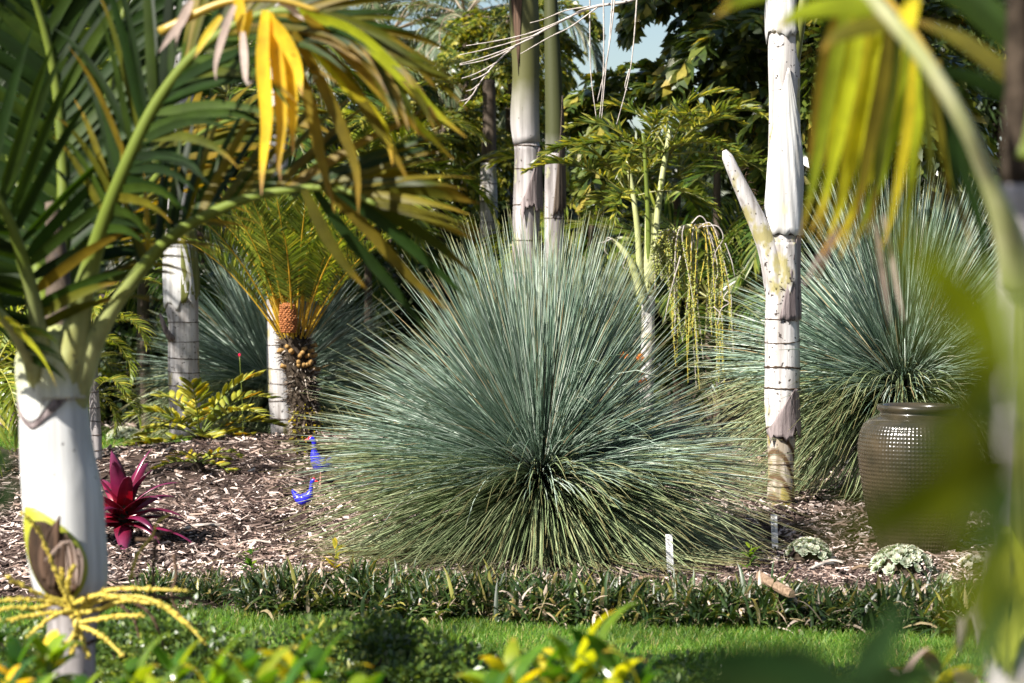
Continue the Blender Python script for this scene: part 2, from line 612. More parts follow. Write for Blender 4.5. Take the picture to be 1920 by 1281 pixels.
M['feather'] = leafmat('feather_palm_leaf', [(0, (.02, .045, .008)), (.6, (.065, .115, .018)), (1, (.19, .21, .03))], tip=(.24, .20, .06), tip0=.85, rach=(.20, .20, .06), trans=.3, rough=.35, spec=.5)
M['feather_grey'] = leafmat('grey_green_palm_leaf', [(0, (.05, .075, .035)), (.6, (.10, .14, .07)), (1, (.23, .20, .13))], tip=(.25, .2, .12), tip0=.8, rach=(.25, .2, .14), trans=.25, rough=.4, spec=.5)
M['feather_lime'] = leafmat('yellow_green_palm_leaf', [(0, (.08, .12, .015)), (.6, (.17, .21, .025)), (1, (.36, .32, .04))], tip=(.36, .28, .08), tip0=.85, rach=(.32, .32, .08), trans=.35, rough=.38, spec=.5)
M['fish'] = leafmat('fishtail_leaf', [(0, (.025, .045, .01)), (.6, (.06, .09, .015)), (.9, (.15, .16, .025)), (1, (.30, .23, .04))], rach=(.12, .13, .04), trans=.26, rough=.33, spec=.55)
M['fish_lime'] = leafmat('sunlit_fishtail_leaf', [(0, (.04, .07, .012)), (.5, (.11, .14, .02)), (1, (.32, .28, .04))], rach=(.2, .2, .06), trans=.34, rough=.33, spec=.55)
M['cycad'] = leafmat('cycad_leaf', [(0, (.055, .095, .012)), (.6, (.13, .17, .02)), (1, (.25, .24, .03))], rach=(.44, .30, .03), trans=.3, rough=.35, spec=.5)
M['zamia'] = leafmat('leathery_cycad_leaflet', [(0, (.10, .14, .018)), (.5, (.25, .265, .035)), (1, (.46, .43, .08))], trans=.3, rough=.4, spec=.45)
M['zamia_y'] = leafmat('yellowing_cycad_leaflet', [(0, (.22, .22, .02)), (.6, (.38, .33, .025)), (1, (.5, .36, .03))], trans=.3, rough=.4, spec=.45)
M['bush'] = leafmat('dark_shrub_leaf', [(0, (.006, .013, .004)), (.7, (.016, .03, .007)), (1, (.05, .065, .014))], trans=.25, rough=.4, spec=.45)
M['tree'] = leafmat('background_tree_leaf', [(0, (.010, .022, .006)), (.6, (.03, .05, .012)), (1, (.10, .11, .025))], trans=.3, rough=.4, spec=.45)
M['brom'] = leafmat('crimson_bromeliad_leaf', [(0, (.10, .006, .018)), (.6, (.18, .009, .04)), (1, (.15, .016, .065))], tip=(.14, .028, .075), tip0=.5, base=(.22, .006, .008), base1=.45, trans=.18, rough=.25, spec=.6, tcol=(1.3, .25, .3), nvar=.2)
M['border'] = leafmat('border_grass_blade', [(0, (.010, .024, .006)), (.55, (.025, .05, .012)), (.78, (.065, .10, .02)), (.84, (.22, .20, .04)), (.89, (.30, .23, .16)), (1, (.46, .38, .33))], tip=(.32, .25, .15), tip0=.9, trans=.22, rough=.42, spec=.5)
M['gloss'] = leafmat('glossy_green_leaf', [(0, (.025, .075, .008)), (.6, (.065, .14, .012)), (1, (.18, .24, .015))], trans=.35, rough=.22, spec=.6, tcol=(1.1, 1.2, .3))
M['near_leaf'] = leafmat('near_green_leaf', [(0, (.085, .11, .002)), (1, (.16, .18, .004))], trans=.5, rough=.4, spec=.3, tcol=(1.2, 1.15, .1))
M['near_dark'] = leafmat('near_dark_leaf', [(0, (.015, .04, .012)), (1, (.03, .06, .015))], trans=.25, rough=.45, spec=.3, tcol=(.9, 1.15, .4))
M['box'] = leafmat('small_shrub_leaf', [(0, (.03, .055, .014)), (.6, (.07, .12, .022)), (.88, (.20, .25, .04)), (1, (.45, .39, .08))], trans=.25, rough=.35, spec=.5)
M['eche'] = leafmat('echeveria_leaf', [(0, (.26, .34, .24)), (.6, (.38, .45, .34)), (1, (.50, .52, .42))], tip=(.52, .44, .38), tip0=.8, trans=.1, rough=.55, spec=.3, nvar=.12)
M['eche_w'] = leafmat('pale_echeveria_leaf', [(0, (.50, .50, .42)), (1, (.68, .64, .58))], tip=(.62, .5, .46), tip0=.8, trans=.1, rough=.55, spec=.3, nvar=.12)
M['glaze'] = plainmat('olive_brown_glaze', (.060, .046, .028), .25, .5, .2, 7, coat=.5, c2=(.024, .022, .014))
M['cobalt'] = plainmat('cobalt_blue_glaze', (.02, .02, .52), .25, .6, .15, 30, coat=.4)
M['bird_red'] = plainmat('red_glaze', (.6, .03, .03), .35, .5, .1, 30)
M['bird_leg'] = plainmat('pink_metal_leg', (.42, .22, .18), .5, .4, .1, 30)
M['cone'] = plainmat('orange_cone_scale', (.36, .13, .04), .7, .3, .2, 60)
M['cutend'] = plainmat('orange_cut_leaf_base', (.36, .21, .07), .7, .2, .25, 60)
M['armour'] = leafmat('old_leaf_base', [(0, (.045, .032, .025)), (.6, (.13, .10, .075)), (1, (.34, .30, .26))], trans=0, rough=.9, spec=.1, nscale=40)
M['inflo'] = plainmat('yellow_flower_stalk', (.55, .40, .055), .5, .4, .15, 40, c2=(.40, .34, .05))
M['inflo_dead'] = plainmat('brown_dry_flower_stalk', (.13, .08, .05), .8, .2, .3, 40)
M['twig_white'] = plainmat('bleached_twig', (.55, .49, .45), .8, .2, .2, 40)
M['bead'] = plainmat('green_palm_fruit', (.30, .32, .075), .4, .4, .25, 90, c2=(.17, .20, .035))
M['spathe'] = plainmat('yellow_green_spathe', (.34, .33, .025), .45, .4, .2, 8, c2=(.22, .27, .03))
M['spathe_in'] = barkmat('brown_sheath_lining', (.03, .017, .010), (.12, .07, .045), None, streak=(50, 50, 2), bump=.5)
M['husk_dark'] = plainmat('dark_husk', (.055, .032, .018), .8, .2, .4, 14, c2=(.02, .012, .008), stretch=(5, 5, 1), bump=.6)
M['tag_white'] = plainmat('white_plastic_tag', (.78, .78, .76), .5, .4, .06, 40)
M['ink'] = plainmat('grey_ink', (.12, .12, .14), .7, .2, .1, 40)
M['wood'] = plainmat('split_wood', (.30, .21, .145), .85, .2, .3, 9, c2=(.13, .085, .055), stretch=(1, 8, 8), bump=.8)
M['greywood'] = plainmat('weathered_bark_flake', (.50, .45, .40), .85, .2, .3, 12, c2=(.28, .23, .20), stretch=(1, 6, 6), bump=.4)
M['pink'] = leafmat('pink_petal', [(0, (.55, .015, .10)), (1, (.75, .04, .2))], trans=.3, rough=.5, spec=.3, tcol=(1.2, .3, .5))
M['orange'] = leafmat('orange_petal', [(0, (.6, .17, .01)), (1, (.72, .30, .03))], trans=.3, rough=.5, spec=.3)

# ------------------------------------------------------------------ ground and lawns
def sheet(xs, ys, hf, lift=0.0):
    X, Yg = np.meshgrid(xs, ys, indexing='ij')
    Z = hf(X, Yg) + lift
    nx, ny = X.shape
    i, j = np.meshgrid(np.arange(nx - 1), np.arange(ny - 1), indexing='ij')
    F = np.stack([i * ny + j, (i + 1) * ny + j, (i + 1) * ny + j + 1, i * ny + j + 1], -1).reshape(-1, 4)
    return MB().add(np.stack([X, Yg, Z], -1), F)


xs = np.concatenate([[-400, -150, -60, -30, -16], np.arange(-9, 9.01, .12), [16, 30, 60, 150, 400]])
ys = np.concatenate([[-60, -20, -6, 0, 3, 5, 7, 8.5], np.arange(9.2, 24, .12), [26, 30, 40, 60, 120, 250, 700]])
grd = link('ground', sheet(xs, ys, H).mesh('ground', M['soil']))
tag(grd, 'brown mulch garden bed on gently mounded soil', 'ground', kind='structure')

# front lawn strip: follows the bed edge
xs = np.arange(-7, 7.01, .2)
u = np.linspace(0, 1, 40)
Xg, U = np.meshgrid(xs, u, indexing='ij')
Yg = 7.2 + (edge_y(Xg) + .12 - 7.2) * U
V = np.stack([Xg, Yg, H(Xg, Yg) + .006], -1)
n1, n2 = Xg.shape
i, j = np.meshgrid(np.arange(n1 - 1), np.arange(n2 - 1), indexing='ij')
F = np.stack([i * n2 + j, (i + 1) * n2 + j, (i + 1) * n2 + j + 1, i * n2 + j + 1], -1).reshape(-1, 4)
lawn = link('lawn', MB().add(V, F).mesh('lawn', M['turf']))
tag(lawn, 'mown green lawn strip in front of the border', 'lawn', kind='structure')
back = link('lawn', sheet(np.arange(-12, -2.45, .2), np.arange(18.1, 22.2, .2), H, .006).mesh('lawn', M['turf']))
tag(back, 'far lawn patch seen past the mulch bed', 'lawn', kind='structure')


def blades(n, pts, rng, hgt, wid):
    p = np.stack([pts[:, 0], pts[:, 1], H(pts[:, 0], pts[:, 1]) + .004], 1)
    d = nrm(np.stack([rng.normal(0, .45, n), rng.normal(0, .45, n), np.ones(n)], 1))
    C = grow(p, d, hgt * rng.uniform(.6, 1.3, n), 2, .7, rng)
    a = rng.uniform(0, np.pi, n)
    w = np.stack([np.cos(a), np.sin(a), 0 * a], 1)
    W = w[:, None] * (A([1, .8, .1]) * wid / 2)[None, :, None]
    return ribbons(C, W, rng.random(n))


rng = np.random.default_rng(3)
n = 90000
X = rng.uniform(-2.7, 2.9, n)
Yv = 8.0 + (edge_y(X) + .1 - 8.0) * rng.random(n)
o = link('lawn_grass', blades(n, np.stack([X, Yv], 1), rng, .035, .0042).mesh('lawn_grass', M['grass']))
tag(o, 'short bright green grass of the front lawn', 'grass', kind='stuff')
n = 16000
X = rng.uniform(-5.2, -2.5, n)
Yv = rng.uniform(18.1, 22.2, n)
o = link('lawn_grass', blades(n, np.stack([X, Yv], 1), rng, .05, .008).mesh('lawn_grass', M['grass']))
tag(o, 'short sunlit grass of the far lawn patch', 'grass', kind='stuff')


# wood chip mulch
def chips(n, xr, yr, rng, smin, smax, depth0=.05):
    t = rng.random(n)
    y = yr[0] + (yr[1] - yr[0]) * t ** 1.15
    x = rng.uniform(-1, 1, n) * (.232 * y + .25)
    if xr:
        x = rng.uniform(xr[0], xr[1], n)
    ok = (y > edge_y(x) + depth0) & ~((x < -2.35) & (y > 18.0) & (y < 22.3))
    x, y = x[ok], y[ok]
    n = len(x)
    z = H(x, y) + rng.uniform(0.0, .016, n)
    az = rng.uniform(0, 2 * np.pi, n)
    ti = rng.normal(0, .28, n)
    D = np.stack([np.cos(az) * np.cos(ti), np.sin(az) * np.cos(ti), np.sin(ti)], 1)
    ro = rng.normal(0, .5, n)
    S = np.stack([-np.sin(az), np.cos(az), 0 * az], 1)
    N = np.cross(D, S)
    S, N = S * np.cos(ro)[:, None] + N * np.sin(ro)[:, None], N * np.cos(ro)[:, None] - S * np.sin(ro)[:, None]
    L = (smin + (smax - smin) * rng.random(n) ** 2.2) / 2
    Wd = L * rng.uniform(.10, .34, n)
    Th = Wd * rng.uniform(.15, .4, n)
    c = np.stack([x, y, z + .004], 1)
    V = []
    for a in (-1, 1):
        for b in (-1, 1):
            for e in (-1, 1):
                k = rng.uniform(.4, 1.0, n)
                V.append(c + a * D * L[:, None] + b * S * (Wd * k)[:, None] + e * N * Th[:, None])
    V = np.stack(V, 1)
    f = A([[0, 1, 3, 2], [4, 6, 7, 5], [0, 4, 5, 1], [2, 3, 7, 6], [0, 2, 6, 4], [1, 5, 7, 3]])
    F = (np.arange(n)[:, None, None] * 8 + f[None]).reshape(-1, 4)
    va = np.zeros((n, 8, 3))
    va[..., 0] = (rng.random(n) ** 1.35)[:, None]
    return MB().add(V, F, va.reshape(-1, 3))


rng = np.random.default_rng(11)
mb = chips(52000, None, (10.0, 13.5), rng, .010, .075)
mb.merge(chips(38000, None, (13.0, 18.6), rng, .012, .085))
mb.merge(chips(2500, (-5.6, -3.0), (22.3, 25), rng, .03, .12))
o = link('wood_chip_mulch', mb.mesh('wood_chip_mulch', M['chip'], smooth=False))
tag(o, 'loose brown and grey wood chip mulch covering the bed', 'mulch', kind='stuff')


rng = np.random.default_rng(77)
n = 170
y = rng.uniform(10.3, 17.5, n)
x = rng.uniform(-1, 1, n) * .22 * y
ok = y > edge_y(x) + .1
x, y = x[ok], y[ok]
n = len(x)
az = rng.uniform(0, 6.3, n)
C = grow(np.stack([x, y, H(x, y) + .022], 1), np.stack([np.cos(az), np.sin(az), rng.uniform(.0, .25, n)], 1), rng.uniform(.08, .26, n), 6, rng.uniform(.1, .5, n), rng, .06)
C[..., 2] = np.maximum(C[..., 2], H(C[..., 0], C[..., 1]) + .014)
D = nrm(np.gradient(C, axis=1))
W = nrm(np.cross(D, A([0, 0, 1.0]) + .3 * rng.normal(size=(n, 1, 3)))) * (.006 * SHAPES['lance'](np.linspace(.05, .98, 7)))[None, :, None] * rng.uniform(.6, 1.7, (n, 1, 1))
o = link('leaf_litter', ribbons(C, W, rng.random(n), .3).mesh('leaf_litter', M['dead_leaf']))
tag(o, 'dry fallen leaflets scattered over the mulch', 'leaf litter', kind='stuff')

# ------------------------------------------------------------------ grass trees
def grass_tree(name, label, hub, L, n, seed, zg, low=-62, needle=.0024, dropL=1.0, up_bias=1.0, mats=('blue_needle', 'blue_needle_low'), seg=7, stiff=.2, skirt=.35, asym=0.0, plume=.14):
    rng = np.random.default_rng(seed)
    hub = A(hub, float)
    th = Thing(name, label, 'grass tree', (hub[0], hub[1], zg))
    th.part('trunk', tube(cr([(hub[0], hub[1], zg - .05), (hub[0], hub[1], hub[2] - .05), (hub[0], hub[1], hub[2] + .05)], 14),
                          np.linspace(.15, .09, 14), 14), M['dark_trunk'])

    def batch(n, e_lo, e_hi, droop_f, mat, nm, lf):
        s = rng.uniform(math.sin(math.radians(e_lo)), math.sin(math.radians(e_hi)), n)
        e = np.arcsin(s)
        az = rng.uniform(0, 2 * np.pi, n)
        d = np.stack([np.cos(e) * np.cos(az), np.cos(e) * np.sin(az), np.sin(e)], 1)
        # needles stand in loose bunches
        nc = max(8, n // 14)
        pick = rng.integers(0, n, nc)
        near = np.argmax(d @ d[pick].T, axis=1)
        d = nrm(d + (d[pick][near] - d) * rng.uniform(0, .55, n)[:, None])
        p = hub + d * rng.uniform(.02, .10, n)[:, None]
        # needles leave the crown a little higher than they end up and sag on the way
        dr = droop_f(e) * rng.uniform(.5, 1.5, n) + (rng.random(n) < .035) * rng.uniform(.4, 1.4, n)
        d0 = nrm(d + A([0, 0, 1.0]) * (dr * .12)[:, None] + rng.normal(0, .03, (n, 3)))
        Ln = L * lf * np.clip(rng.normal(.97, .15, n), .5, 1.2) * (1 - .10 * np.exp(-((np.degrees(e) - 40) / 20) ** 2)) * (1 - asym * np.exp(-((np.degrees(e) - 30) / 20) ** 2) * np.clip(np.cos(az), 0, 1))
        C = grow(p, d0, Ln, seg, dr, rng, .018)
        g = H(C[..., 0], C[..., 1]) + .02 + .05 * rng.random((n, 1))
        C[..., 2] = np.maximum(C[..., 2], g)
        t = np.linspace(0, 1, seg + 1)
        R = needle * np.clip(1.05 - t ** 4 * .75, .2, 1.05)[None, :] * rng.uniform(.8, 1.2, n)[:, None]
        th.part(nm, prisms(C, R, rng.random(n)), mat, kind='stuff')
        return C
    batch(int(n * plume), 64, 90, lambda e: stiff * .5 + 0 * e, M[mats[0]], 'plume_needles', .99)
    batch(int(n * (.60 - plume)), 2, 66, lambda e: stiff + .2 * np.cos(e) ** 2, M[mats[0]], 'needles', .98)
    batch(int(n * .40), low, 14, lambda e: skirt + .25 * np.cos(e) ** 2, M[mats[1]], 'skirt_needles', dropL)
    return th


hub = P(1015, 900, 11.75)
gt = grass_tree('grass_tree', 'large blue green grass tree with needle leaves radiating at the centre of the bed', hub, 1.07, 7400, 5,
                float(H(hub[0], hub[1])), dropL=1.04, needle=.0025, stiff=.10, skirt=.16, asym=.24, plume=.19)
# curled young tips at the heart
rng = np.random.default_rng(8)
n = 46
az = rng.uniform(-2.9, -.2, n)
p = hub + np.stack([.1 * np.cos(az), .1 * np.sin(az), rng.uniform(-.02, .08, n)], 1)
C = grow(p, np.stack([np.cos(az), np.sin(az), rng.uniform(.5, 1.3, n)], 1), rng.uniform(.2, .42, n), 9, 2.2, rng, .03)
gt.part('curled_leaves', prisms(C, np.full((n, 10), .0022), rng.uniform(.5, 1, n)), M['blue_needle_low'], kind='stuff')

hub2 = P(1692, 735, 14.2)
grass_tree('grass_tree', 'pale blue green grass tree behind the glazed pot', hub2, 1.12, 5000, 15, float(H(hub2[0], hub2[1])), low=-50, needle=.0029, skirt=.6, stiff=.13)
hub3 = P(520, 735, 19.6)
grass_tree('grass_tree', 'shaded dark blue grass tree behind the cycad with the orange cone', hub3, 1.15, 3800, 25, float(H(hub3[0], hub3[1])), low=-45, needle=.0034, skirt=.6)

# ------------------------------------------------------------------ palm trunks
def trunk_path(spec, Y, m=90):
    """spec: (px_left, px_right, py) from the ground up"""
    pts = A([[*P((a + b) / 2, y, Y), (b - a) / 2 * Y / FPX] for a, b, y in spec])
    c = cr(pts, m)
    return c[:, :3], c[:, 3]


def at_z(path, rad, z):
    o = np.argsort(path[:, 2])
    p = A([np.interp(z, path[o, 2], path[o, k]) for k in range(3)])
    return p, float(np.interp(z, path[o, 2], rad[o]))


def scar_ring(path, rad, z, h, seed, k=40, prou=.0035):
    h = h * .6
    rng = np.random.default_rng(seed)
    p, r = at_z(path, rad, z)
    a = np.linspace(0, 2 * np.pi, k, endpoint=False)
    tilt = rng.normal(0, .05, 2)
    V = []
    for s, (dz, dr) in enumerate(((-.5, -.002), (-.3, prou), (.3, prou * .8), (.5, -.002))):
        zz = dz * h * (1 + .5 * rng.normal(size=k)) + r * (tilt[0] * np.cos(a) + tilt[1] * np.sin(a))
        rr = r + dr + (abs(dr) > .003) * rng.normal(0, .0012, k)
        V.append(np.stack([p[0] + rr * np.cos(a), p[1] + rr * np.sin(a), p[2] + zz], 1))
    V = np.stack(V)
    i, j = np.meshgrid(np.arange(3), np.arange(k), indexing='ij')
    F = np.stack([i * k + j, i * k + (j + 1) % k, (i + 1) * k + (j + 1) % k, (i + 1) * k + j], -1).reshape(-1, 4)
    return MB().add(V, F)


def sheath(path, rad, z0, z1, ang, half, off=.006, seed=0, nu=14, nv=18, rag=.04, flare=0.0):
    """a curved flap hugging the trunk from z0 to z1, half(t) = half angle in degrees"""
    rng = np.random.default_rng(seed)
    V = np.zeros((nv, nu, 3))
    edge = rng.normal(0, rag, nu)
    for q, t in enumerate(np.linspace(0, 1, nv)):
        hw = math.radians(half(t))
        an = ang(t) if callable(ang) else ang
        for w, s in enumerate(np.linspace(-1, 1, nu)):
            z = z0 + (z1 - z0) * t + edge[w] * (1 - t) ** 6 * .6
            p, r = at_z(path, rad, z)
            a = math.radians(an) + s * hw
            rr = r + off + flare * (1 - t) ** 3 + (.003 * math.sin(w * 1.9 + q * .6) + .004 * abs(s)) * min(1, hw)
            V[q, w] = (p[0] + rr * math.cos(a), p[1] + rr * math.sin(a), z)
    i, j = np.meshgrid(np.arange(nv - 1), np.arange(nu - 1), indexing='ij')
    F = np.stack([i * nu + j, i * nu + j + 1, (i + 1) * nu + j + 1, (i + 1) * nu + j], -1).reshape(-1, 4)
    return MB().add(V, F)


# reusable frond meshes
FR = {}


def frond_set(key, mat, build, elevs):
    FR[key] = [(e, build(e, 100 + 7 * q).mesh(key + '_frond', M[mat] if isinstance(mat, str) else mat)) for q, e in enumerate(elevs)]


frond_set('feather', 'feather', lambda e, s: frond_mb(arch(2.3, e, 95), .016, 58, s, leafL=.52, leafW=.034, droop=1.3, lift=.2, pet=.16, seg=4), (78, 55, 30, 5))
frond_set('feather_grey', 'feather_grey', lambda e, s: frond_mb(arch(2.6, e, 110), .018, 66, s, leafL=.62, leafW=.03, droop=2.2, lift=.1, pet=.14, seg=5, twist=.5), (75, 50, 25, 0))
frond_set('lime', 'feather_lime', lambda e, s: frond_mb(arch(1.5, e, 85), .013, 36, s, leafL=.42, leafW=.034, droop=.8, lift=.35, pet=.2, seg=4), (80, 60, 35, 10))
frond_set('areca', 'feather_lime', lambda e, s: frond_mb(arch(1.0, e, 90), .008, 26, s, leafL=.30, leafW=.024, droop=.9, lift=.4, pet=.2, seg=4), (80, 60, 35, 10))
frond_set('green', 'feather', lambda e, s: frond_mb(arch(1.4, e, 85), .010, 44, s, leafL=.34, leafW=.02, droop=.5, lift=.3, pet=.15, seg=3), (75, 50, 25, 5))
frond_set('fish', 'fish', lambda e, s: fish_mb(arch(2.0, e, 85), .016, 9, .60, 10, .21, .105, s), (70, 45, 20, -5))
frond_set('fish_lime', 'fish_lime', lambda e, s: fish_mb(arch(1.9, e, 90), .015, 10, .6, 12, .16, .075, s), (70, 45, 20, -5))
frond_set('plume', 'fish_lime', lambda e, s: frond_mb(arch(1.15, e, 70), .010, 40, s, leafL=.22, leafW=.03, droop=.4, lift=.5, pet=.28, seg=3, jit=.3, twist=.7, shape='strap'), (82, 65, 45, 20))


def add_fronds(th, crown, key, n, seed, scale=1.0, elo=0, ehi=85, az0=None, az1=None, name='frond', jit=6):
    rng = np.random.default_rng(seed)
    for q in range(n):
        e = ehi + (elo - ehi) * (q + .5) / n + rng.normal(0, jit)
        az = q * 2.39996 + rng.normal(0, .15) if az0 is None else math.radians(rng.uniform(az0, az1))
        k = int(np.argmin([abs(e - v[0]) for v in FR[key]]))
        o = link(name, FR[key][k][1], th.o)
        o.location = Vector(A(crown, float) - th.loc)
        o.rotation_euler = Euler((rng.normal(0, .15), -math.radians(e - FR[key][k][0]) * .8, az), 'XYZ')
        s = scale * rng.uniform(.85, 1.12)
        o.scale = (s, s, s)


# --- white palm standing right of the centre
Yr = 13.4
pth, rad = trunk_path([(1436, 1492, 960), (1438, 1490, 925), (1440, 1488, 880), (1438, 1492, 820), (1433, 1498, 760), (1434, 1500, 690), (1434, 1499, 620), (1436, 1498, 560), (1440, 1498, 500),
                       (1438, 1500, 430), (1440, 1502, 300), (1442, 1500, 200), (1440, 1500, 100), (1440, 1498, 0), (1442, 1498, -120), (1446, 1494, -260), (1446, 1494, -480), (1448, 1492, -620)], Yr, 130)
th = Thing('palm', 'white ringed palm trunk with a broken forked leaf stub right of centre', 'palm tree', (pth[0][0], pth[0][1], float(H(pth[0][0], pth[0][1]))))
zz = lambda y, Y=Yr: float(P(0, y, Y)[2])
cut = np.searchsorted(pth[:, 2], zz(815))
th.part('trunk', tube(pth[:cut + 1], rad[:cut + 1], 32), M['lichen_bark'], label='brown lichened foot of the white trunk')
th.part('trunk', tube(pth[cut:], rad[cut:], 32), M['white_bark'])
for q, (y, h) in enumerate(((938, .03), (910, .012), (870, .010), (800, .014), (728, .016), (690, .020), (640, .010), (598, .012), (545, .010), (440, .010))):
    th.part('leaf_scar', scar_ring(pth, rad, zz(y), h, q), M['scar'])
th.part('leaf_sheath', sheath(pth, rad, zz(815), zz(728), lambda t: -75 + 25 * t, lambda t: 62 * (1 - t) ** .8 + 4, .010, 3, rag=.03, flare=.012), M['dead_sheath'], solid=.004)
th.part('leaf_sheath', sheath(pth, rad, zz(600), zz(420), lambda t: -58 + 26 * t, lambda t: 40 * (1 - t) + 8, .008, 4, rag=.01), M['dead_sheath'], solid=.004)
th.part('crownshaft_sheath', sheath(pth, rad, zz(440), zz(130), lambda t: -96 + 14 * t, lambda t: 88 * (1 - t ** 1.6) + 2, .010, 5, nu=22, nv=26, rag=.01), M['white_bark_clean'], solid=.004)
th.part('crownshaft_sheath', sheath(pth, rad, zz(68), zz(-150), -120, lambda t: 70 - 10 * t, .010, 6, nu=16, rag=.03), M['white_bark_clean'], solid=.004)
th.part('petiole', tube(cr(PS([(1486, 130, Yr - .02), (1497, 60, Yr - .04), (1506, 0, Yr - .05), (1514, -90, Yr)]), 20), np.linspace(.035, .028, 20), 10), M['green_shaft'])
stub = cr(PS([(1467, 590, Yr), (1460, 530, Yr - .01), (1443, 470, Yr - .03), (1415, 405, Yr - .05), (1382, 335, Yr - .07), (1358, 282, Yr - .08)]), 26)
th.part('broken_petiole', tube(stub, np.interp(np.linspace(0, 1, 26), [0, .2, .42, .8, .97, 1], [.085, .084, .06, .04, .03, .012]), 14), M['white_bark'])
th.part('broken_petiole', sheath(pth, rad, zz(540), zz(455), -105, lambda t: 60 - 10 * t, .008, 9), M['white_bark'], solid=.004)
# fringe of fibres along the stub
rng = np.random.default_rng(2)
n = 60
ti = rng.integers(2, 22, n)
p = stub[ti] + A([.02, 0, .025])
C = grow(p, np.stack([rng.uniform(.3, 1, n), rng.normal(0, .3, n), rng.uniform(-.2, .8, n)], 1), rng.uniform(.02, .06, n), 4, .8, rng, .2)
th.part('fibres', prisms(C, np.full((n, 5), .0012), rng.random(n)), M['inflo_dead'], kind='stuff')
add_fronds(th, pth[-1], 'feather', 13, 31, 1.1, 10, 80)

# --- centre palm behind the grass tree
Yc = 16.4
pth, rad = trunk_path([(962, 1016, 800), (962, 1016, 600), (960, 1012, 480), (962, 1013, 380), (965, 1014, 300), (964, 1012, 272), (958, 1010, 225), (962, 1010, 140), (958, 1010, 60), (956, 1008, 0), (958, 1002, -120), (962, 996, -220), (962, 996, -480), (964, 994, -620)], Yc, 110)
th = Thing('palm', 'stout palm with a green crownshaft rising behind the central grass tree', 'palm tree', (pth[0][0], pth[0][1], float(H(pth[0][0], pth[0][1]))))
cut = np.searchsorted(pth[:, 2], zz(272, Yc))
th.part('trunk', tube(pth[:cut + 1], rad[:cut + 1], 28), M['grey_bark'])
th.part('crownshaft', tube(pth[cut:], rad[cut:] * 1.05, 28), M['centre_shaft'])
th.part('leaf_sheath', sheath(pth, rad, zz(395, Yc), zz(278, Yc), lambda t: -60 + 30 * t, lambda t: 48 * (1 - t) ** .7 + 3, .010, 13, rag=.05, flare=.01), M['dead_sheath'], solid=.004)
th.part('leaf_sheath', sheath(pth, rad, zz(120, Yc), zz(-60, Yc), -120, lambda t: 3 + 32 * t, .009, 14, rag=.05), M['spathe_in'], solid=.004)
for q, (y, h) in enumerate(((275, .014), (318, .010), (385, .014), (450, .012), (510, .01), (570, .01))):
    th.part('leaf_scar', scar_ring(pth, rad, zz(y, Yc), h, 40 + q), M['scar'])
add_fronds(th, pth[-1], 'feather', 13, 33, 1.05, 10, 80)
# --- thinner one close behind it
Yc = 17.6
pth, rad = trunk_path([(1022, 1058, 780), (1022, 1058, 500), (1021, 1058, 380), (1023, 1057, 250), (1022, 1053, 150), (1021, 1048, 60), (1021, 1043, -40), (1022, 1040, -160), (1020, 1040, -480), (1022, 1038, -620)], Yc, 80)
th = Thing('palm', 'slimmer shaded palm close behind the stout green crownshaft palm', 'palm tree', (pth[0][0], pth[0][1], float(H(pth[0][0], pth[0][1]))))
cut = np.searchsorted(pth[:, 2], zz(300, Yc))
th.part('trunk', tube(pth[:cut + 1], rad[:cut + 1], 24), M['grey_bark'])
th.part('crownshaft', tube(pth[cut:], rad[cut:] * 1.04, 24), M['slim_shaft'])
th.part('leaf_sheath', sheath(pth, rad, zz(400, Yc), zz(180, Yc), lambda t: -50 + 20 * t, lambda t: 48 * (1 - t) ** .8 + 2, .008, 15, rag=.05), M['brown_bark'], solid=.004)
for q, (y, h) in enumerate(((300, .014), (410, .010))):
    th.part('leaf_scar', scar_ring(pth, rad, zz(y, Yc), h, 50 + q), M['scar'])
add_fronds(th, pth[-1], 'feather', 12, 35, 1.0, 10, 80)
# --- pale stub palm further back
Yc = 21.5
pth, rad = trunk_path([(900, 934, 760), (899, 933, 560), (900, 933, 420), (900, 932, 350), (902, 930, 300), (905, 930, 250), (906, 928, 150)], Yc, 60)
th = Thing('palm', 'short pale palm trunk with brown fibrous top left of the stout palm', 'palm tree', (pth[0][0], pth[0][1], float(H(pth[0][0], pth[0][1]))))
cut = np.searchsorted(pth[:, 2], zz(312, Yc))
th.part('trunk', tube(pth[:cut + 1], rad[:cut + 1], 24), M['white_bark'])
th.part('crownshaft', tube(pth[cut:], rad[cut:] * 1.05, 24), M['brown_bark'])
for q, y in enumerate((312, 345, 380, 415)):
    th.part('leaf_scar', scar_ring(pth, rad, zz(y, Yc), .01, 60 + q, prou=.004), M['scar'])
add_fronds(th, pth[-1], 'fish_lime', 5, 37, .45, 5, 60)

# --- left white palm behind the cardboard cycad
Yl = 17.9
pth, rad = trunk_path([(318, 378, 820), (317, 377, 760), (315, 374, 700), (315, 373, 640), (316, 372, 605), (310, 372, 570), (309, 370, 500), (310, 366, 445), (314, 366, 380), (318, 364, 250), (322, 362, 100), (326, 360, -60), (330, 358, -200), (330, 358, -480), (332, 356, -620)], Yl, 110)
th = Thing('palm', 'white ringed palm trunk behind the leathery cycad at left', 'palm tree', (pth[0][0], pth[0][1], float(H(pth[0][0], pth[0][1]))))
th.part('trunk', tube(pth, rad, 30), M['white_bark'])
for q, (y, h) in enumerate(((605, .010), (640, .008), (672, .012), (697, .008), (722, .010), (752, .012), (785, .02))):
    th.part('leaf_scar', scar_ring(pth, rad, zz(y, Yl), h, 70 + q), M['scar'])
th.part('crownshaft_sheath', sheath(pth, rad, zz(572, Yl), zz(450, Yl), -130, lambda t: 95 - 20 * t, .01, 21, nu=20), M['white_bark_clean'], solid=.004)
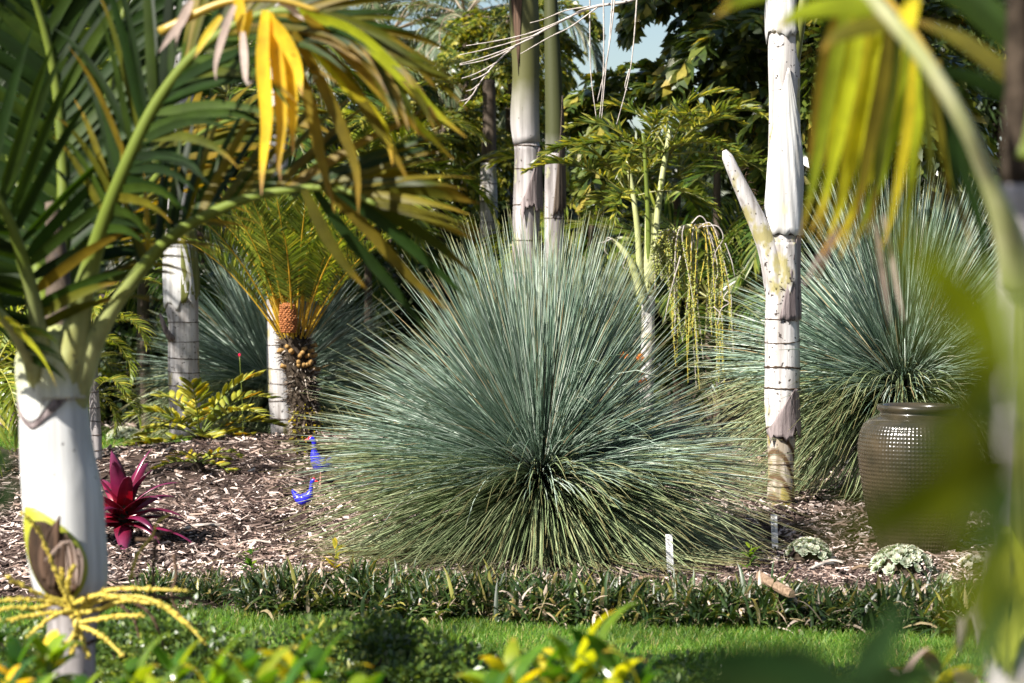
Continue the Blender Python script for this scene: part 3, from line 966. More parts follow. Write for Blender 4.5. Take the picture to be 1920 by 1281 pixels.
th.part('leaf_sheath', sheath(pth, rad, zz(560, Yl), zz(430, Yl), -45, lambda t: 40 - 5 * t, .012, 22), M['green_shaft'], solid=.004)
C = cr(PS([(322, 636, Yl - .1), (311, 620, Yl - .14), (304, 600, Yl - .16), (300, 588, Yl - .16)]), 10)
th.part('dead_stub', tube(C, np.linspace(.028, .010, 10), 7), M['dead_sheath'])
add_fronds(th, pth[-1], 'feather', 14, 39, 1.1, 10, 80)
# --- palm behind the cycad
Yl = 18.3
pth, rad = trunk_path([(508, 556, 815), (506, 552, 780), (502, 548, 730), (500, 545, 660), (500, 544, 600), (500, 542, 520), (501, 541, 400), (504, 540, 250), (506, 538, 80), (508, 536, -100), (508, 536, -480), (510, 534, -620)], Yl, 90)
th = Thing('palm', 'pale mottled palm trunk directly behind the cycad with the orange cone', 'palm tree', (pth[0][0], pth[0][1], float(H(pth[0][0], pth[0][1]))))
th.part('trunk', tube(pth, rad, 28), M['white_bark'])
for q, (y, h) in enumerate(((552, .01), (600, .008), (645, .008), (692, .008), (720, .008), (752, .010), (785, .01))):
    th.part('leaf_scar', scar_ring(pth, rad, zz(y, Yl), h, 80 + q, prou=.004), M['scar'])
add_fronds(th, pth[-1], 'feather', 14, 41, 1.1, 10, 80)
# --- thin grey palm stem at the far left
Yl = 14.6
pth, rad = trunk_path([(168, 192, 862), (168, 190, 800), (167, 186, 740), (166, 183, 690), (165, 181, 620)], Yl, 40)
th = Thing('palm', 'thin grey palm stem with feathery yellow green leaves beside the front palm', 'palm tree', (pth[0][0], pth[0][1], float(H(pth[0][0], pth[0][1]))))
th.part('trunk', tube(pth, rad, 16), M['grey_bark'])
for q, y in enumerate((845, 815, 790, 765, 735)):
    th.part('leaf_scar', scar_ring(pth, rad, zz(y, Yl), .008, 90 + q, prou=.003, k=24), M['scar'])
add_fronds(th, pth[-1], 'areca', 9, 43, .5, -20, 80)
add_fronds(th, pth[20], 'areca', 4, 44, .4, -30, 40, -90, 60)

# ------------------------------------------------------------------ fruiting palm
Yf = 15.6
pth, rad = trunk_path([(1198, 1228, 905), (1199, 1226, 780), (1201, 1226, 700), (1202, 1228, 640), (1203, 1227, 600), (1203, 1229, 560), (1204, 1232, 500), (1208, 1230, 450), (1210, 1226, 400)], Yf, 70)
th = Thing('fruiting_palm', 'small palm with strings of green fruit hanging beside its thin trunk', 'palm tree', (pth[0][0], pth[0][1], float(H(pth[0][0], pth[0][1]))))
cut = np.searchsorted(pth[:, 2], zz(560, Yf))
th.part('trunk', tube(pth[:cut + 1], rad[:cut + 1], 20), M['white_bark'])
th.part('crownshaft', tube(pth[cut:], rad[cut:] * 1.05, 20), M['petiole_w'])
for q, y in enumerate((635, 700, 760)):
    th.part('leaf_scar', scar_ring(pth, rad, zz(y, Yf), .01, 95 + q, k=24, prou=.004), M['scar'])
for pts, r0, mt in (([(1208, 560), (1200, 510), (1196, 440), (1188, 370), (1176, 300)], .024, 'petiole_w'), ([(1222, 540), (1230, 460), (1233, 400), (1245, 310), (1258, 240)], .026, 'petiole_w'),
                    ([(1216, 540), (1216, 440), (1212, 340), (1206, 250)], .02, 'petiole')):
    th.part('petiole', tube(cr(PS(pts, Yf - .03), 24), np.linspace(r0, r0 * .6, 24), 9), M[mt])
th.part('old_flower_stalk', tube(cr(PS([(1206, 570), (1196, 530), (1184, 495), (1165, 465), (1146, 448)], Yf - .06), 22), np.interp(np.linspace(0, 1, 22), [0, .7, 1], [.03, .022, .008]), 9), M['petiole_w'])
for pts in ([(1146, 448), (1132, 454), (1120, 456)], [(1150, 450), (1138, 446), (1134, 470), (1142, 478)], [(1176, 480), (1168, 500), (1178, 505)]):
    th.part('dry_twig', tube(cr(PS(pts, Yf - .08), 12), np.linspace(.005, .002, 12), 5), M['twig_white'])
stalk = cr(PS([(1222, 530, Yf - .06), (1236, 478, Yf - .14), (1262, 440, Yf - .2), (1290, 424, Yf - .24), (1312, 436, Yf - .26)]), 24)
inf = th.part('fruit_stalk', tube(stalk, np.linspace(.026, .014, 24), 9), M['petiole_w'])
# a low-poly bead used for all fruits
a_ = (1 + 5 ** .5) / 2
ICO = nrm(A([(-1, a_, 0), (1, a_, 0), (-1, -a_, 0), (1, -a_, 0), (0, -1, a_), (0, 1, a_), (0, -1, -a_), (0, 1, -a_), (a_, 0, -1), (a_, 0, 1), (-a_, 0, -1), (-a_, 0, 1)], float))
ICOF = A([(0, 11, 5), (0, 5, 1), (0, 1, 7), (0, 7, 10), (0, 10, 11), (1, 5, 9), (5, 11, 4), (11, 10, 2), (10, 7, 6), (7, 1, 8), (3, 9, 4), (3, 4, 2), (3, 2, 6), (3, 6, 8), (3, 8, 9), (4, 9, 5), (2, 4, 11), (6, 2, 10), (8, 6, 7), (9, 8, 1)])


def beads(c, r, rnd=None):
    n = len(c)
    r = np.broadcast_to(r, (n,))
    V = c[:, None] + ICO[None] * r[:, None, None]
    F = (np.arange(n)[:, None, None] * 12 + ICOF[None]).reshape(-1, 3)
    va = np.zeros((n, 12, 3))
    if rnd is not None:
        va[..., 0] = rnd[:, None]
    return MB().add(V, F, va.reshape(-1, 3))


rng = np.random.default_rng(6)
for q in range(52):
    t = rng.random()
    if q < 36:
        x0 = 1250 + 120 * t + rng.normal(0, 5)
        y0 = 424 + 40 * (t - .35) ** 2 * 6
        xe, ye = x0 + rng.normal(4, 16), rng.uniform(600, 735)
        top = (1300 + rng.normal(0, 14), 428)
    else:
        x0, y0, xe, ye = 1222 + 60 * t, 450 + rng.uniform(-20, 30), 1226 + 60 * t, rng.uniform(480, 560)
        top = (1262 + rng.normal(0, 8), 440)
    dY = Yf - .24 + rng.normal(0, .10)
    c = cr(PS([(top[0], top[1], Yf - .24), ((top[0] + x0) / 2, min(top[1], y0) - 3, dY), (x0, y0 + 22, dY), ((x0 + xe) / 2 + rng.normal(0, 5), (y0 + ye) / 2, dY), (xe, ye, dY)]), 40)
    s = tube(c, np.linspace(.0035, .0016, 40), 4, cap=False)
    st = th.part('fruit_string', s, M['inflo'] if rng.random() < .6 else M['twig_white'])
    nb = int(rng.uniform(45, 80)) if q < 36 else 90
    ti = rng.uniform(.28 if q < 36 else .15, .96, nb) * 39
    bp = np.stack([np.interp(ti, np.arange(40), c[:, k]) for k in range(3)], 1)
    bp = bp + nrm(rng.normal(size=(nb, 3))) * rng.uniform(.004, .011 if q < 36 else .022, nb)[:, None]
    th.part('fruits', beads(bp, rng.uniform(.0042, .0068, nb)), M['bead'], parent=st, kind='stuff')
for pts in ([(1296, 420), (1312, 405), (1325, 418), (1328, 442)], [(1318, 425), (1345, 424), (1356, 446), (1342, 472), (1336, 500)], [(1360, 456), (1372, 490), (1378, 520)], [(1276, 480), (1262, 530), (1252, 570), (1246, 604)],
            [(1366, 545), (1356, 560), (1368, 568), (1352, 580), (1345, 610)], [(1338, 575), (1352, 590), (1354, 605)]):
    th.part('dry_twig', tube(cr(PS(pts, Yf - .33), 16), np.linspace(.0045, .002, 16), 5), M['twig_white'])
add_fronds(th, P(1180, 372, Yf), 'plume', 8, 51, .66, 5, 70)
add_fronds(th, P(1254, 292, Yf), 'plume', 10, 52, .72, -5, 68)
add_fronds(th, P(1208, 300, Yf), 'plume', 7, 53, .62, 5, 70)

# ------------------------------------------------------------------ cycad with orange cone
Yy = 15.9
base = P(566, 892, Yy)
th = Thing('cycad', 'cycad with an orange cone and armoured trunk in the mulch', 'cycad', (base[0], base[1], float(H(base[0], base[1]))))
pth, rad = trunk_path([(548, 592, 905), (548, 592, 860), (545, 596, 800), (536, 598, 730), (528, 592, 680), (520, 588, 650), (524, 580, 625)], Yy, 60)
th.part('trunk', tube(pth, rad * .86, 20), M['dark_trunk'])
rng = np.random.default_rng(17)
n = 1500
tz = rng.random(n) * 59
c = np.stack([np.interp(tz, np.arange(60), pth[:, k]) for k in range(3)], 1)
r = np.interp(tz, np.arange(60), rad)
az = rng.uniform(0, 2 * np.pi, n)
od = np.stack([np.cos(az), np.sin(az), rng.uniform(-.35, .6, n)], 1)
C = grow(c + od * (r * .75)[:, None], od, rng.uniform(.03, .065, n), 3, rng.uniform(-.5, 1.6, n), rng, .15)
W = nrm(np.cross(od, rng.normal(size=(n, 3))))[:, None] * (A([1, .9, .5, .1]) * .007)[None, :, None]
th.part('old_leaf_bases', ribbons(C, W, rng.random(n), .3), M['armour'], kind='stuff')
for q in range(26):
    z = zz(rng.uniform(655, 702), Yy)
    p, r = at_z(pth, rad, z)
    az = rng.uniform(-math.pi, 0) if q < 22 else rng.uniform(0, math.pi)
    d = A([math.cos(az), math.sin(az), .25])
    c = cr([p + d * r * .7, p + d * (r * 1.0 + .02)], 4)
    th.part('cut_leaf_base', tube(c, [.016, .015, .014, .0135], 8), M['cutend'])
# woolly top
n = 260
az = rng.uniform(0, 2 * np.pi, n)
p = pth[-1] + np.stack([np.cos(az) * .05, np.sin(az) * .05, rng.uniform(-.08, .03, n)], 1)
C = grow(p, np.stack([np.cos(az) * .7, np.sin(az) * .7, rng.uniform(.3, 1.2, n)], 1), rng.uniform(.03, .08, n), 3, .3, rng, .1)
W = nrm(rng.normal(size=(n, 1, 3))) * (A([1, .9, .6, .1]) * .006)[None, :, None]
th.part('woolly_scales', ribbons(C, W, .6 + .4 * rng.random(n)), M['armour'], kind='stuff')
crown = pth[-1]
crng = np.random.default_rng(4)
n = 40
for q in range(n):
    az = q * 2.39996
    e = 88 - 34 * (q / n) + crng.normal(0, 3)
    L = crng.uniform(.95, 1.2)
    cu = arch(L, e, crng.uniform(20, 45), 40, 2)
    R = np.array(Matrix.Rotation(az, 3, 'Z'))
    cu = cu @ R.T + crown + A([math.cos(az) * .07, math.sin(az) * .07, -.06])
    th.part('frond', frond_mb(cu, .0085, 62, 300 + q, leafL=.18, leafW=.015, a0=70, a1=35, droop=.15, lift=.35, pet=.30, seg=2, basL=.4, endL=.35, shape='lance'), M['cycad'])
# the cone
cb = P(541, 624, Yy - .17)
ct = P(539, 568, Yy - .17)
ax = cr([cb, ct], 20)
prof = A([.024 + .030 * math.sin(math.pi * min(1, (.12 + .82 * t))) ** .6 for t in np.linspace(0, 1, 20)])
prof[-1] = .012
cone = th.part('cone', tube(ax, prof * .92, 18), M['cone'])
cs, rr = [], []
for q in range(15):
    t = (q + .5) / 15
    c0 = cb + (ct - cb) * t
    r = np.interp(t, np.linspace(0, 1, 20), prof)
    for w in range(14):
        a = (w + .5 * (q % 2)) / 14 * 2 * math.pi
        cs.append(c0 + A([r * math.cos(a), r * math.sin(a), 0]) + rng.normal(0, .0016, 3))
        rr.append(.0085 * rng.uniform(.75, 1.2))
th.part('cone_scales', beads(A(cs), A(rr)), M['cone'], parent=cone, kind='stuff', smooth=False)
# climbing weed on its trunk
n = 240
tz = rng.uniform(0, 28, n)
c = np.stack([np.interp(tz, np.arange(60), pth[:, k]) for k in range(3)], 1)
r = np.interp(tz, np.arange(60), rad)
az = rng.uniform(-2.6, .2, n)
od = np.stack([np.cos(az), np.sin(az), rng.uniform(-.2, .6, n)], 1)
C = grow(c + od * (r * 1.15)[:, None], od + rng.normal(0, .5, (n, 3)), rng.uniform(.015, .032, n), 2, .6, rng, .1)
W = nrm(rng.normal(size=(n, 1, 3))) * (A([.3, 1, .1]) * .007)[None, :, None]
wm = ribbons(C, W, rng.random(n))
single('climbing_weed', wm, M['zamia_y'], 'small yellow green weed climbing the foot of the cycad trunk', 'weed', kind='stuff')


# ------------------------------------------------------------------ leathery low cycads (leaflets one by one)
def zamia(name, label, base, nf, L, npair, seed, mat_of, eLo=5, eHi=70, lw=.044, ll=.15):
    rng = np.random.default_rng(seed)
    b = A([base[0], base[1], float(H(base[0], base[1]))])
    th = Thing(name, label, 'cycad', b)
    th.part('caudex', tube(cr([b - A([0, 0, .03]), b + A([0, 0, .06])], 8), np.linspace(.06, .03, 8), 10), M['dark_trunk'])
    for q in range(nf):
        az = q * 2.39996 + rng.normal(0, .2)
        e = eHi + (eLo - eHi) * (q + .5) / nf
        l = L * rng.uniform(.8, 1.12)
        cu = arch(l, e, rng.uniform(35, 75), 30)
        R = np.array(Matrix.Rotation(az, 3, 'Z'))
        cu = cu @ R.T + b + A([0, 0, .05])
        cu[:, 2] = np.maximum(cu[:, 2], H(cu[:, 0], cu[:, 1]) + .03)
        fr = th.part('frond', tube(cu, np.linspace(.007, .002, 30), 6), M['petiole'])
        C, W, U = leaflets(cu, npair, ll, lw, a0=68, a1=32, droop=.25, lift=.45, seg=4, pet=.28, shape='oblong', seed=seed * 50 + q, endL=.75, basL=.7, twist=.2)
        for w in range(len(C)):
            th.part('leaflet', ribbons(C[w:w + 1], W[w:w + 1], [rng.random()], .18), mat_of(q, rng), parent=fr, solid=.0012)
    return th


zb = P(375, 852, 16.9)
zamia('cardboard_cycad', 'low spreading cycad with leathery yellow green leaflets before the left white palm', zb, 13, .60, 11, 61, lambda q, r: M['zamia'] if r.random() < .8 else M['zamia_y'], 0, 72)
zb = P(372, 912, 14.9)
zamia('cardboard_cycad', 'small yellowing cycad lying low on the mulch in front of the larger one', zb, 6, .26, 6, 62, lambda q, r: M['zamia_y'] if r.random() < .6 else M['zamia'], 5, 45, .026, .085)

# ------------------------------------------------------------------ crimson bromeliad
Yb = 12.15
b = P(232, 1040, Yb)
b[2] = float(H(b[0], b[1]))
th = Thing('bromeliad', 'crimson bromeliad with glossy strap leaves beside the front palm', 'bromeliad', b)
th.part('stem', tube(cr([b - A([0, 0, .02]), b + A([0, 0, .22])], 8), np.linspace(.035, .02, 8), 9), M['dark_trunk'])
rng = np.random.default_rng(12)
for q in range(30):
    k = q / 30
    az = q * 2.39996 + rng.normal(0, .15)
    e = math.radians(-12 + 82 * k ** 1.8)
    d = A([[math.cos(az) * math.cos(e), math.sin(az) * math.cos(e), math.sin(e) + .25]])
    L = rng.uniform(.32, .44) * (1 - .2 * k)
    C = grow(b[None] + A([[0, 0, .07 + .11 * k]]), d, A([L]), 9, A([1.25 - .5 * k]), rng, .015)
    D = nrm(np.gradient(C, axis=1))
    S = nrm(np.cross(D, A([0, 0, 1.0]) + 0 * D))
    w = .046 * SHAPES['strap'](np.linspace(0, 1, 10)) * rng.uniform(.8, 1.15)
    th.part('leaf', ribbons(C, S * w[None, :, None], [rng.random()], .28), M['brom'], solid=.0015)

# ------------------------------------------------------------------ glazed pot
Yp = 11.85
ptop, pbot = P(1722, 757, Yp), P(1722, 1042, Yp)
mpx = Yp / FPX
zb_ = float(H(pbot[0], Yp)) - .01
prof = [(1042, 66), (1036, 70), (1000, 82), (960, 95), (900, 106), (850, 112), (820, 110), (800, 104), (786, 92), (780, 80), (776, 72), (772, 71), (766, 78), (760, 79), (757, 75)]
pz = [zz(y, Yp) for y, r in prof]
pr = [r * mpx for y, r in prof]
NC, NR, SU = 92, 34, 5
zs = np.linspace(pz[0], zz(792, Yp), NR * SU + 1)
sm_p = cr(np.stack([pr, pz], 1), 200)
rs = np.interp(zs, sm_p[:, 1], sm_p[:, 0])
ka = NC * SU
aa_ = np.linspace(0, 2 * np.pi, ka, endpoint=False)
gu = np.abs(((np.arange(ka) / SU) % 1) - .5) * 2
gv = np.abs(((np.arange(len(zs)) / SU) % 1) - .5) * 2
bjit = np.repeat(np.repeat(np.random.default_rng(5).uniform(.6, 1.15, (NR + 1, NC)), SU, 0), SU, 1)[:len(zs)]
bumpv = bjit * np.clip(1 - np.sqrt(gu[None] ** 2 + gv[:, None] ** 2) / .8, 0, 1) ** .6 * .0042
R2 = rs[:, None] + bumpv
V = np.stack([ptop[0] + R2 * np.cos(aa_), Yp + R2 * np.sin(aa_), zs[:, None] + 0 * R2], -1)
nz = len(zs)
i, j = np.meshgrid(np.arange(nz - 1), np.arange(ka), indexing='ij')
F = np.stack([i * ka + j, i * ka + (j + 1) % ka, (i + 1) * ka + (j + 1) % ka, (i + 1) * ka + j], -1).reshape(-1, 4)
th = Thing('garden_pot', 'tall olive brown glazed pot with rows of raised dots', 'pot', (ptop[0], Yp, zb_))
th.part('body', MB().add(V, F), M['glaze'])


def lathe(cx, cy, prof, k=64):
    prof = A(prof, float)
    a = np.linspace(0, 2 * np.pi, k, endpoint=False)
    V = np.stack([cx + prof[:, 0:1] * np.cos(a), cy + prof[:, 0:1] * np.sin(a), prof[:, 1:2] + 0 * a], -1)
    m = len(prof)
    i, j = np.meshgrid(np.arange(m - 1), np.arange(k), indexing='ij')
    F = np.stack([i * k + j, i * k + (j + 1) % k, (i + 1) * k + (j + 1) % k, (i + 1) * k + j], -1).reshape(-1, 4)
    return MB().add(V, F)


sh = cr([(np.interp(zs[-1], sm_p[:, 1], sm_p[:, 0]), zs[-1])] + [(r * mpx, zz(y, Yp)) for y, r in prof[8:12]], 24)
th.part('shoulder', lathe(ptop[0], Yp, sh), M['glaze'])
rim = cr([(70 * mpx, zz(774, Yp)), (76 * mpx, zz(769, Yp)), (79 * mpx, zz(763, Yp)), (76 * mpx, zz(758, Yp)), (71 * mpx, zz(758, Yp)), (65 * mpx, zz(764, Yp)), (68 * mpx, zz(790, Yp)), (95 * mpx, zz(850, Yp)), (60 * mpx, zz(1030, Yp)), (.001, zz(1030, Yp))], 40)
th.part('rim', lathe(ptop[0], Yp, rim), M['glaze'])


# ------------------------------------------------------------------ blue bird figurines
def loft(pts, k=14):
    """pts: x, z, half height, half width in the bird's side plane"""
    c = cr(pts, 44)
    T = nrm(np.gradient(c[:, :2], axis=0))
    Nn = np.stack([-T[:, 1], T[:, 0]], 1)
    a = np.linspace(0, 2 * np.pi, k, endpoint=False)
    V = np.zeros((44, k, 3))
    V[..., 0] = c[:, 0:1] + Nn[:, 0:1] * c[:, 2:3] * np.cos(a)
    V[..., 2] = c[:, 1:2] + Nn[:, 1:2] * c[:, 2:3] * np.cos(a)
    V[..., 1] = c[:, 3:4] * np.sin(a)
    i, j = np.meshgrid(np.arange(43), np.arange(k), indexing='ij')
    F = np.stack([i * k + j, i * k + (j + 1) % k, (i + 1) * k + (j + 1) % k, (i + 1) * k + j], -1).reshape(-1, 4)
    return MB().add(V, F)


def bird(label, base, s, rz, pose):
    b = A([base[0], base[1], float(H(base[0], base[1]))])
    th = Thing('bird_figurine', label, 'figurine', b)
    mt = np.array(Matrix.Translation(Vector(b)) @ Matrix.Rotation(rz, 4, 'Z') @ Matrix.Scale(s, 4))
    if pose == 'up':
        body = [(-.030, .262, .004, .004), (-.022, .262, .012, .011), (-.006, .262, .016, .014), (.004, .240, .014, .013), (.004, .205, .016, .015), (.010, .165, .030, .028), (.035, .120, .046, .042), (.072, .115, .036, .032), (.10, .145, .016, .016), (.125, .172, .006, .008)]
        bk, sh_ = [(-.024, .262), (-.058, .254)], [(-.026, .268), (-.008, .280)]
    else:
        body = [(.052, .196, .004, .004), (.044, .198, .012, .011), (.030, .196, .015, .013), (.022, .170, .013, .012), (.018, .135, .016, .015), (.004, .100, .030, .028), (-.030, .075, .042, .040), (-.066, .082, .030, .028), (-.092, .112, .016, .016), (-.108, .135, .006, .008)]
        bk, sh_ = [(.046, .196), (.078, .186)], [(.046, .204), (.030, .213)]
    th.part('body', MB().merge(loft(body), mt), M['cobalt'])
    c = cr([(bk[0][0], 0, bk[0][1]), (bk[1][0], 0, bk[1][1])], 6)
    th.part('beak', MB().merge(tube(c, np.linspace(.010, .0015, 6), 8), mt), M['bird_red'])
    c = cr([(sh_[0][0], 0, sh_[0][1]), (sh_[1][0], 0, sh_[1][1])], 5)
    th.part('head_shield', MB().merge(tube(c, [.006, .009, .009, .008, .004], 8), mt), M['bird_red'])
    lx = .035 if pose == 'up' else -.025
    for sy in (-.016, .016):
        th.part('leg', MB().merge(tube(cr([(lx, sy, .10), (lx + .006, sy, .05), (lx, sy, -.01)], 8), .0042, 6), mt), M['bird_leg'])


bird('standing blue bird figurine with red beak at the foot of the cycad', P(588, 907, 14.4), 1.05, .2, 'up')
bird('smaller blue bird figurine crouching in front of the standing one', P(578, 946, 13.2), .85, -.2, 'low')

# ------------------------------------------------------------------ succulents, tags, wood pieces, small flowers
ROS = []
for v in range(4):
    rng = np.random.default_rng(70 + v)
    mb = MB()
    n = 30
    q = np.arange(n)
    az = q * 2.39996
    k = q / n
    e = np.radians(12 + 70 * k)
    d = np.stack([np.cos(az) * np.cos(e), np.sin(az) * np.cos(e), np.sin(e)], 1)
    C = grow(np.zeros((n, 3)) + A([0, 0, .01]) * k[:, None], d, (1 - .5 * k) * rng.uniform(.9, 1.1, n), 4, -.9 + 0 * k, rng)
    D = nrm(np.gradient(C, axis=1))
    S = nrm(np.cross(D, A([0, 0, 1.0]) + 0 * D))
    W = S * (A([.12, .24, .30, .24, .04]))[None, :, None]
    mb.merge(ribbons(C, W, .5 + .5 * rng.random(n) - .4 * (1 - k), .35))
    me_g = mb.mesh('rosette', M['eche'])
    me_w = mb.mesh('rosette', M['eche_w'])
    ROS.append((me_g, me_w))


def succulent(label, px, py, Y, rx, h, n, size, pale=0, seed=0):
    """a low mound of rosettes resting on the mulch"""
    rng = np.random.default_rng(seed)
    c = P(px, py, Y)
    b = A([c[0], c[1], float(H(c[0], c[1]))])
    th = Thing('succulent_clump', label, 'succulent', b)
    core = cr([(rx * .8, -.02), (rx * .72, h * .35), (rx * .4, h * .72), (.002, h * .82)], 14)
    th.part('stems', lathe(b[0], b[1], [(r, b[2] + z) for r, z in core], 18), M['dark_trunk'])
    for q in range(n):
        rr = math.sqrt((q + .5) / n) * rng.uniform(.9, 1.05)
        a = q * 2.39996
        z = h * math.sqrt(max(0, 1 - min(1, rr) ** 2))
        o = link('rosette', ROS[rng.integers(4)][pale], th.o)
        o.location = (rx * rr * math.cos(a), rx * rr * math.sin(a), z + .004)
        t = rr * 1.05
        o.rotation_euler = Euler((rng.normal(0, .15), t, a + rng.normal(0, .2)), 'XYZ')
        s = size * rng.uniform(.75, 1.2)
        o.scale = (s, s, s)


succulent('clump of grey green succulent rosettes beside the white palm foot', 1515, 1028, 11.6, .105, .10, 34, .034, 0, 1)
succulent('largest clump of succulent rosettes in front of the glazed pot', 1690, 1064, 10.95, .14, .12, 50, .036, 0, 2)
succulent('small whitish cluster of succulent rosettes right of the pot', 1825, 1052, 11.2, .07, .04, 9, .034, 1, 3)
succulent('single pair of succulent rosettes at the edge of the border grass', 1772, 1088, 10.6, .022, .03, 3, .03, 0, 4)
succulent('bluish succulent mound by the far lawn at left', 236, 812, 20.7, .15, .09, 34, .05, 0, 5)


def stake(label, px, y0, y1, wpx, Y, lean):
    m = Y / FPX
    t, b = P(px, y0, Y), P(px + lean, y1, Y)
    g = float(H(b[0], Y))
    b[2] = min(b[2], g - .02)
    w = wpx * m / 2
    th = Thing('plant_tag', label, 'plant tag', (b[0], b[1], g))
    V = []
    for dy in (-.0012, .0012):
        for p, ww in ((b, w * .75), (b + (t - b) * .25, w), (t, w)):
            V += [p + A([-ww, dy, 0]), p + A([ww, dy, 0])]
    F = A([[0, 1, 3, 2], [2, 3, 5, 4], [6, 8, 9, 7], [8, 10, 11, 9], [0, 2, 8, 6], [2, 4, 10, 8], [1, 7, 9, 3], [3, 9, 11, 5], [4, 5, 11, 10], [0, 6, 7, 1]])
    th.part('stake', MB().add(A(V), F), M['tag_white'], smooth=False)
    rng = np.random.default_rng(int(px))
    mb = MB()
    for q in range(12):
        u = .96 - q * .035
        p = b + (t - b) * u + A([rng.uniform(-.25, .1) * w, -.0022, 0])
        hw = w * rng.uniform(.3, .6)
        mb.add([p + A([-hw, 0, -.001]), p + A([hw * .7, 0, -.0012]), p + A([hw * .7, 0, .0012]), p + A([-hw, 0, .0012])], [[0, 1, 2, 3]])
    th.part('handwriting', mb, M['ink'])


stake('white plant tag standing at the right foot of the central grass tree', 1254, 1002, 1070, 13, 10.95, 4)
stake('white plant tag near the foot of the white palm', 1451, 965, 1010, 12, 12.0, 3)


def slab(pts, w, t, mat, label, name='wood_piece', seed=0, cat='wood'):
    """a rough split piece along a polyline"""
    rng = np.random.default_rng(seed)
    c = cr(pts, 7)
    T = nrm(np.gradient(c, axis=0))
    S = nrm(np.cross(T, A([0, 0, 1.0])))
    N = np.cross(S, T)
    V = []
    for q in range(7):
        ww = w / 2 * (1 - .25 * abs(q - 3) / 3) * rng.uniform(.85, 1.15)
        tt = t / 2 * rng.uniform(.8, 1.2)
        for a, b_ in ((-1, -.8), (-.6, -1), (.7, -1), (1, -.3), (.8, .9), (0, 1.1), (-.8, .8)):
            V.append(c[q] + S[q] * a * ww * rng.uniform(.93, 1.07) + N[q] * b_ * tt)
    k = 7
    i, j = np.meshgrid(np.arange(6), np.arange(k), indexing='ij')
    F = np.stack([i * k + j, i * k + (j + 1) % k, (i + 1) * k + (j + 1) % k, (i + 1) * k + j], -1).reshape(-1, 4)
    mb = MB().add(A(V), F)
    mb.F += [np.arange(k)[None, ::-1], (42 + np.arange(k))[None]]
    mb.M += [np.zeros(1, int), np.zeros(1, int)]
    single(name, mb, mat, label, cat, smooth=False)


slab(PS([(1424, 1080, 10.12), (1452, 1096, 9.95), (1485, 1114, 9.8)]), .045, .035, M['wood'], 'split tan wood offcut lying across the border grass', seed=1)


def flat_piece(px, py, ang, L, w, mat, label, name='bark_flake', seed=0):
    Y = 10.5
    for _ in range(30):
        p = P(px, py, Y)
        Y = (CAMZ - float(H(p[0], Y)) - .02) / ((CAMZ - p[2]) / Y)
    p = P(px, py, Y)
    d = A([math.cos(ang), math.sin(ang), .05]) * L / 2
    slab([p - d, p + A([0, 0, .012]), p + d], w, .012, mat, label, name, seed, 'bark')


flat_piece(378, 988, .5, .20, .05, M['greywood'], 'long grey bark flake right of the bromeliad', seed=2)
flat_piece(1540, 1062, .9, .20, .03, M['greywood'], 'pale bark flake on the mulch in front of the succulents', seed=3)
flat_piece(1562, 1055, -.3, .10, .045, M['greywood'], 'short pale wood flake touching the longer flake', seed=4)
flat_piece(1615, 1066, .1, .09, .035, M['wood'], 'tan wood flake between the succulent clumps', seed=5)
flat_piece(1215, 1086, .3, .14, .03, M['wood'], 'brown bark strip behind the border grass at the grass tree foot', seed=6)
flat_piece(480, 1018, -.2, .16, .018, M['greywood'], 'thin pale splinter on the mulch beyond the border grass', seed=7)


def flower(name, label, p, r, mat, seed, stem=True, n=26, cat='flower'):
    rng = np.random.default_rng(seed)
    g = float(H(p[0], p[1]))
    th = Thing(name, label, cat, (p[0], p[1], g))
    d = nrm(rng.normal(size=(n, 3)) + A([0, -.3, .4]))
    C = grow(p + d * r * .3, d, r * .8, 2, .2 + np.zeros(n), rng)
    W = nrm(np.cross(d, rng.normal(size=(n, 3))))[:, None] * (A([.3, 1, .25]) * r * .4)[None, :, None]
    th.part('petals', ribbons(C, W, rng.random(n)), mat)
    if stem and p[2] > g + .02:
        th.part('stalk', tube(cr([(p[0] + .02, p[1] + .05, g), ((p[0] * 2 + .03) / 2, p[1] + .03, (g + p[2]) / 2), p], 8), .003, 5), M['petiole'])


flower('flower', 'magenta flower cluster lying on the mulch by the small cycad', P(443, 886, 15.2), .032, M['pink'], 1, False)
flower('flower', 'tiny pink flower on a thin stalk before the shaded grass tree', P(449, 666, 17.4), .011, M['pink'], 2)
flower('flower', 'upper orange flower head by the fruiting palm trunk', P(1170, 668, 15.0), .03, M['orange'], 3)
flower('flower', 'middle orange flower head against the fruiting palm trunk', P(1200, 672, 15.2), .028, M['orange'], 4)
flower('flower', 'lowest orange flower head below the other two', P(1204, 710, 15.1), .036, M['orange'], 5)

# ------------------------------------------------------------------ border grass clumps
BC = []
for v in range(6):
    rng = np.random.default_rng(200 + v)
    n = 270
    az = rng.uniform(0, 2 * np.pi, n)
    e = np.radians(rng.uniform(5, 80, n))
    d = np.stack([np.cos(az) * np.cos(e), np.sin(az) * np.cos(e), np.sin(e)], 1)
    p = np.stack([rng.normal(0, .05, n), rng.normal(0, .05, n), rng.uniform(0, .07, n)], 1)
    C = grow(p, d, rng.uniform(.09, .20, n), 5, rng.uniform(.6, 1.9, n), rng, .05)
    C[..., 2] = np.maximum(C[..., 2], -.05)
    D = nrm(np.gradient(C, axis=1))
    S = nrm(np.cross(D, A([0, 0, 1.0]) + .25 * rng.normal(size=(n, 1, 3))))
    W = S * (.0076 * SHAPES['strap'](np.linspace(0, 1, 6)))[None, :, None] * rng.uniform(.7, 1.3, (n, 1, 1))
    BC.append(ribbons(C, W, rng.random(n), .25).mesh('border_grass_clump', M['border']))
rng = np.random.default_rng(23)
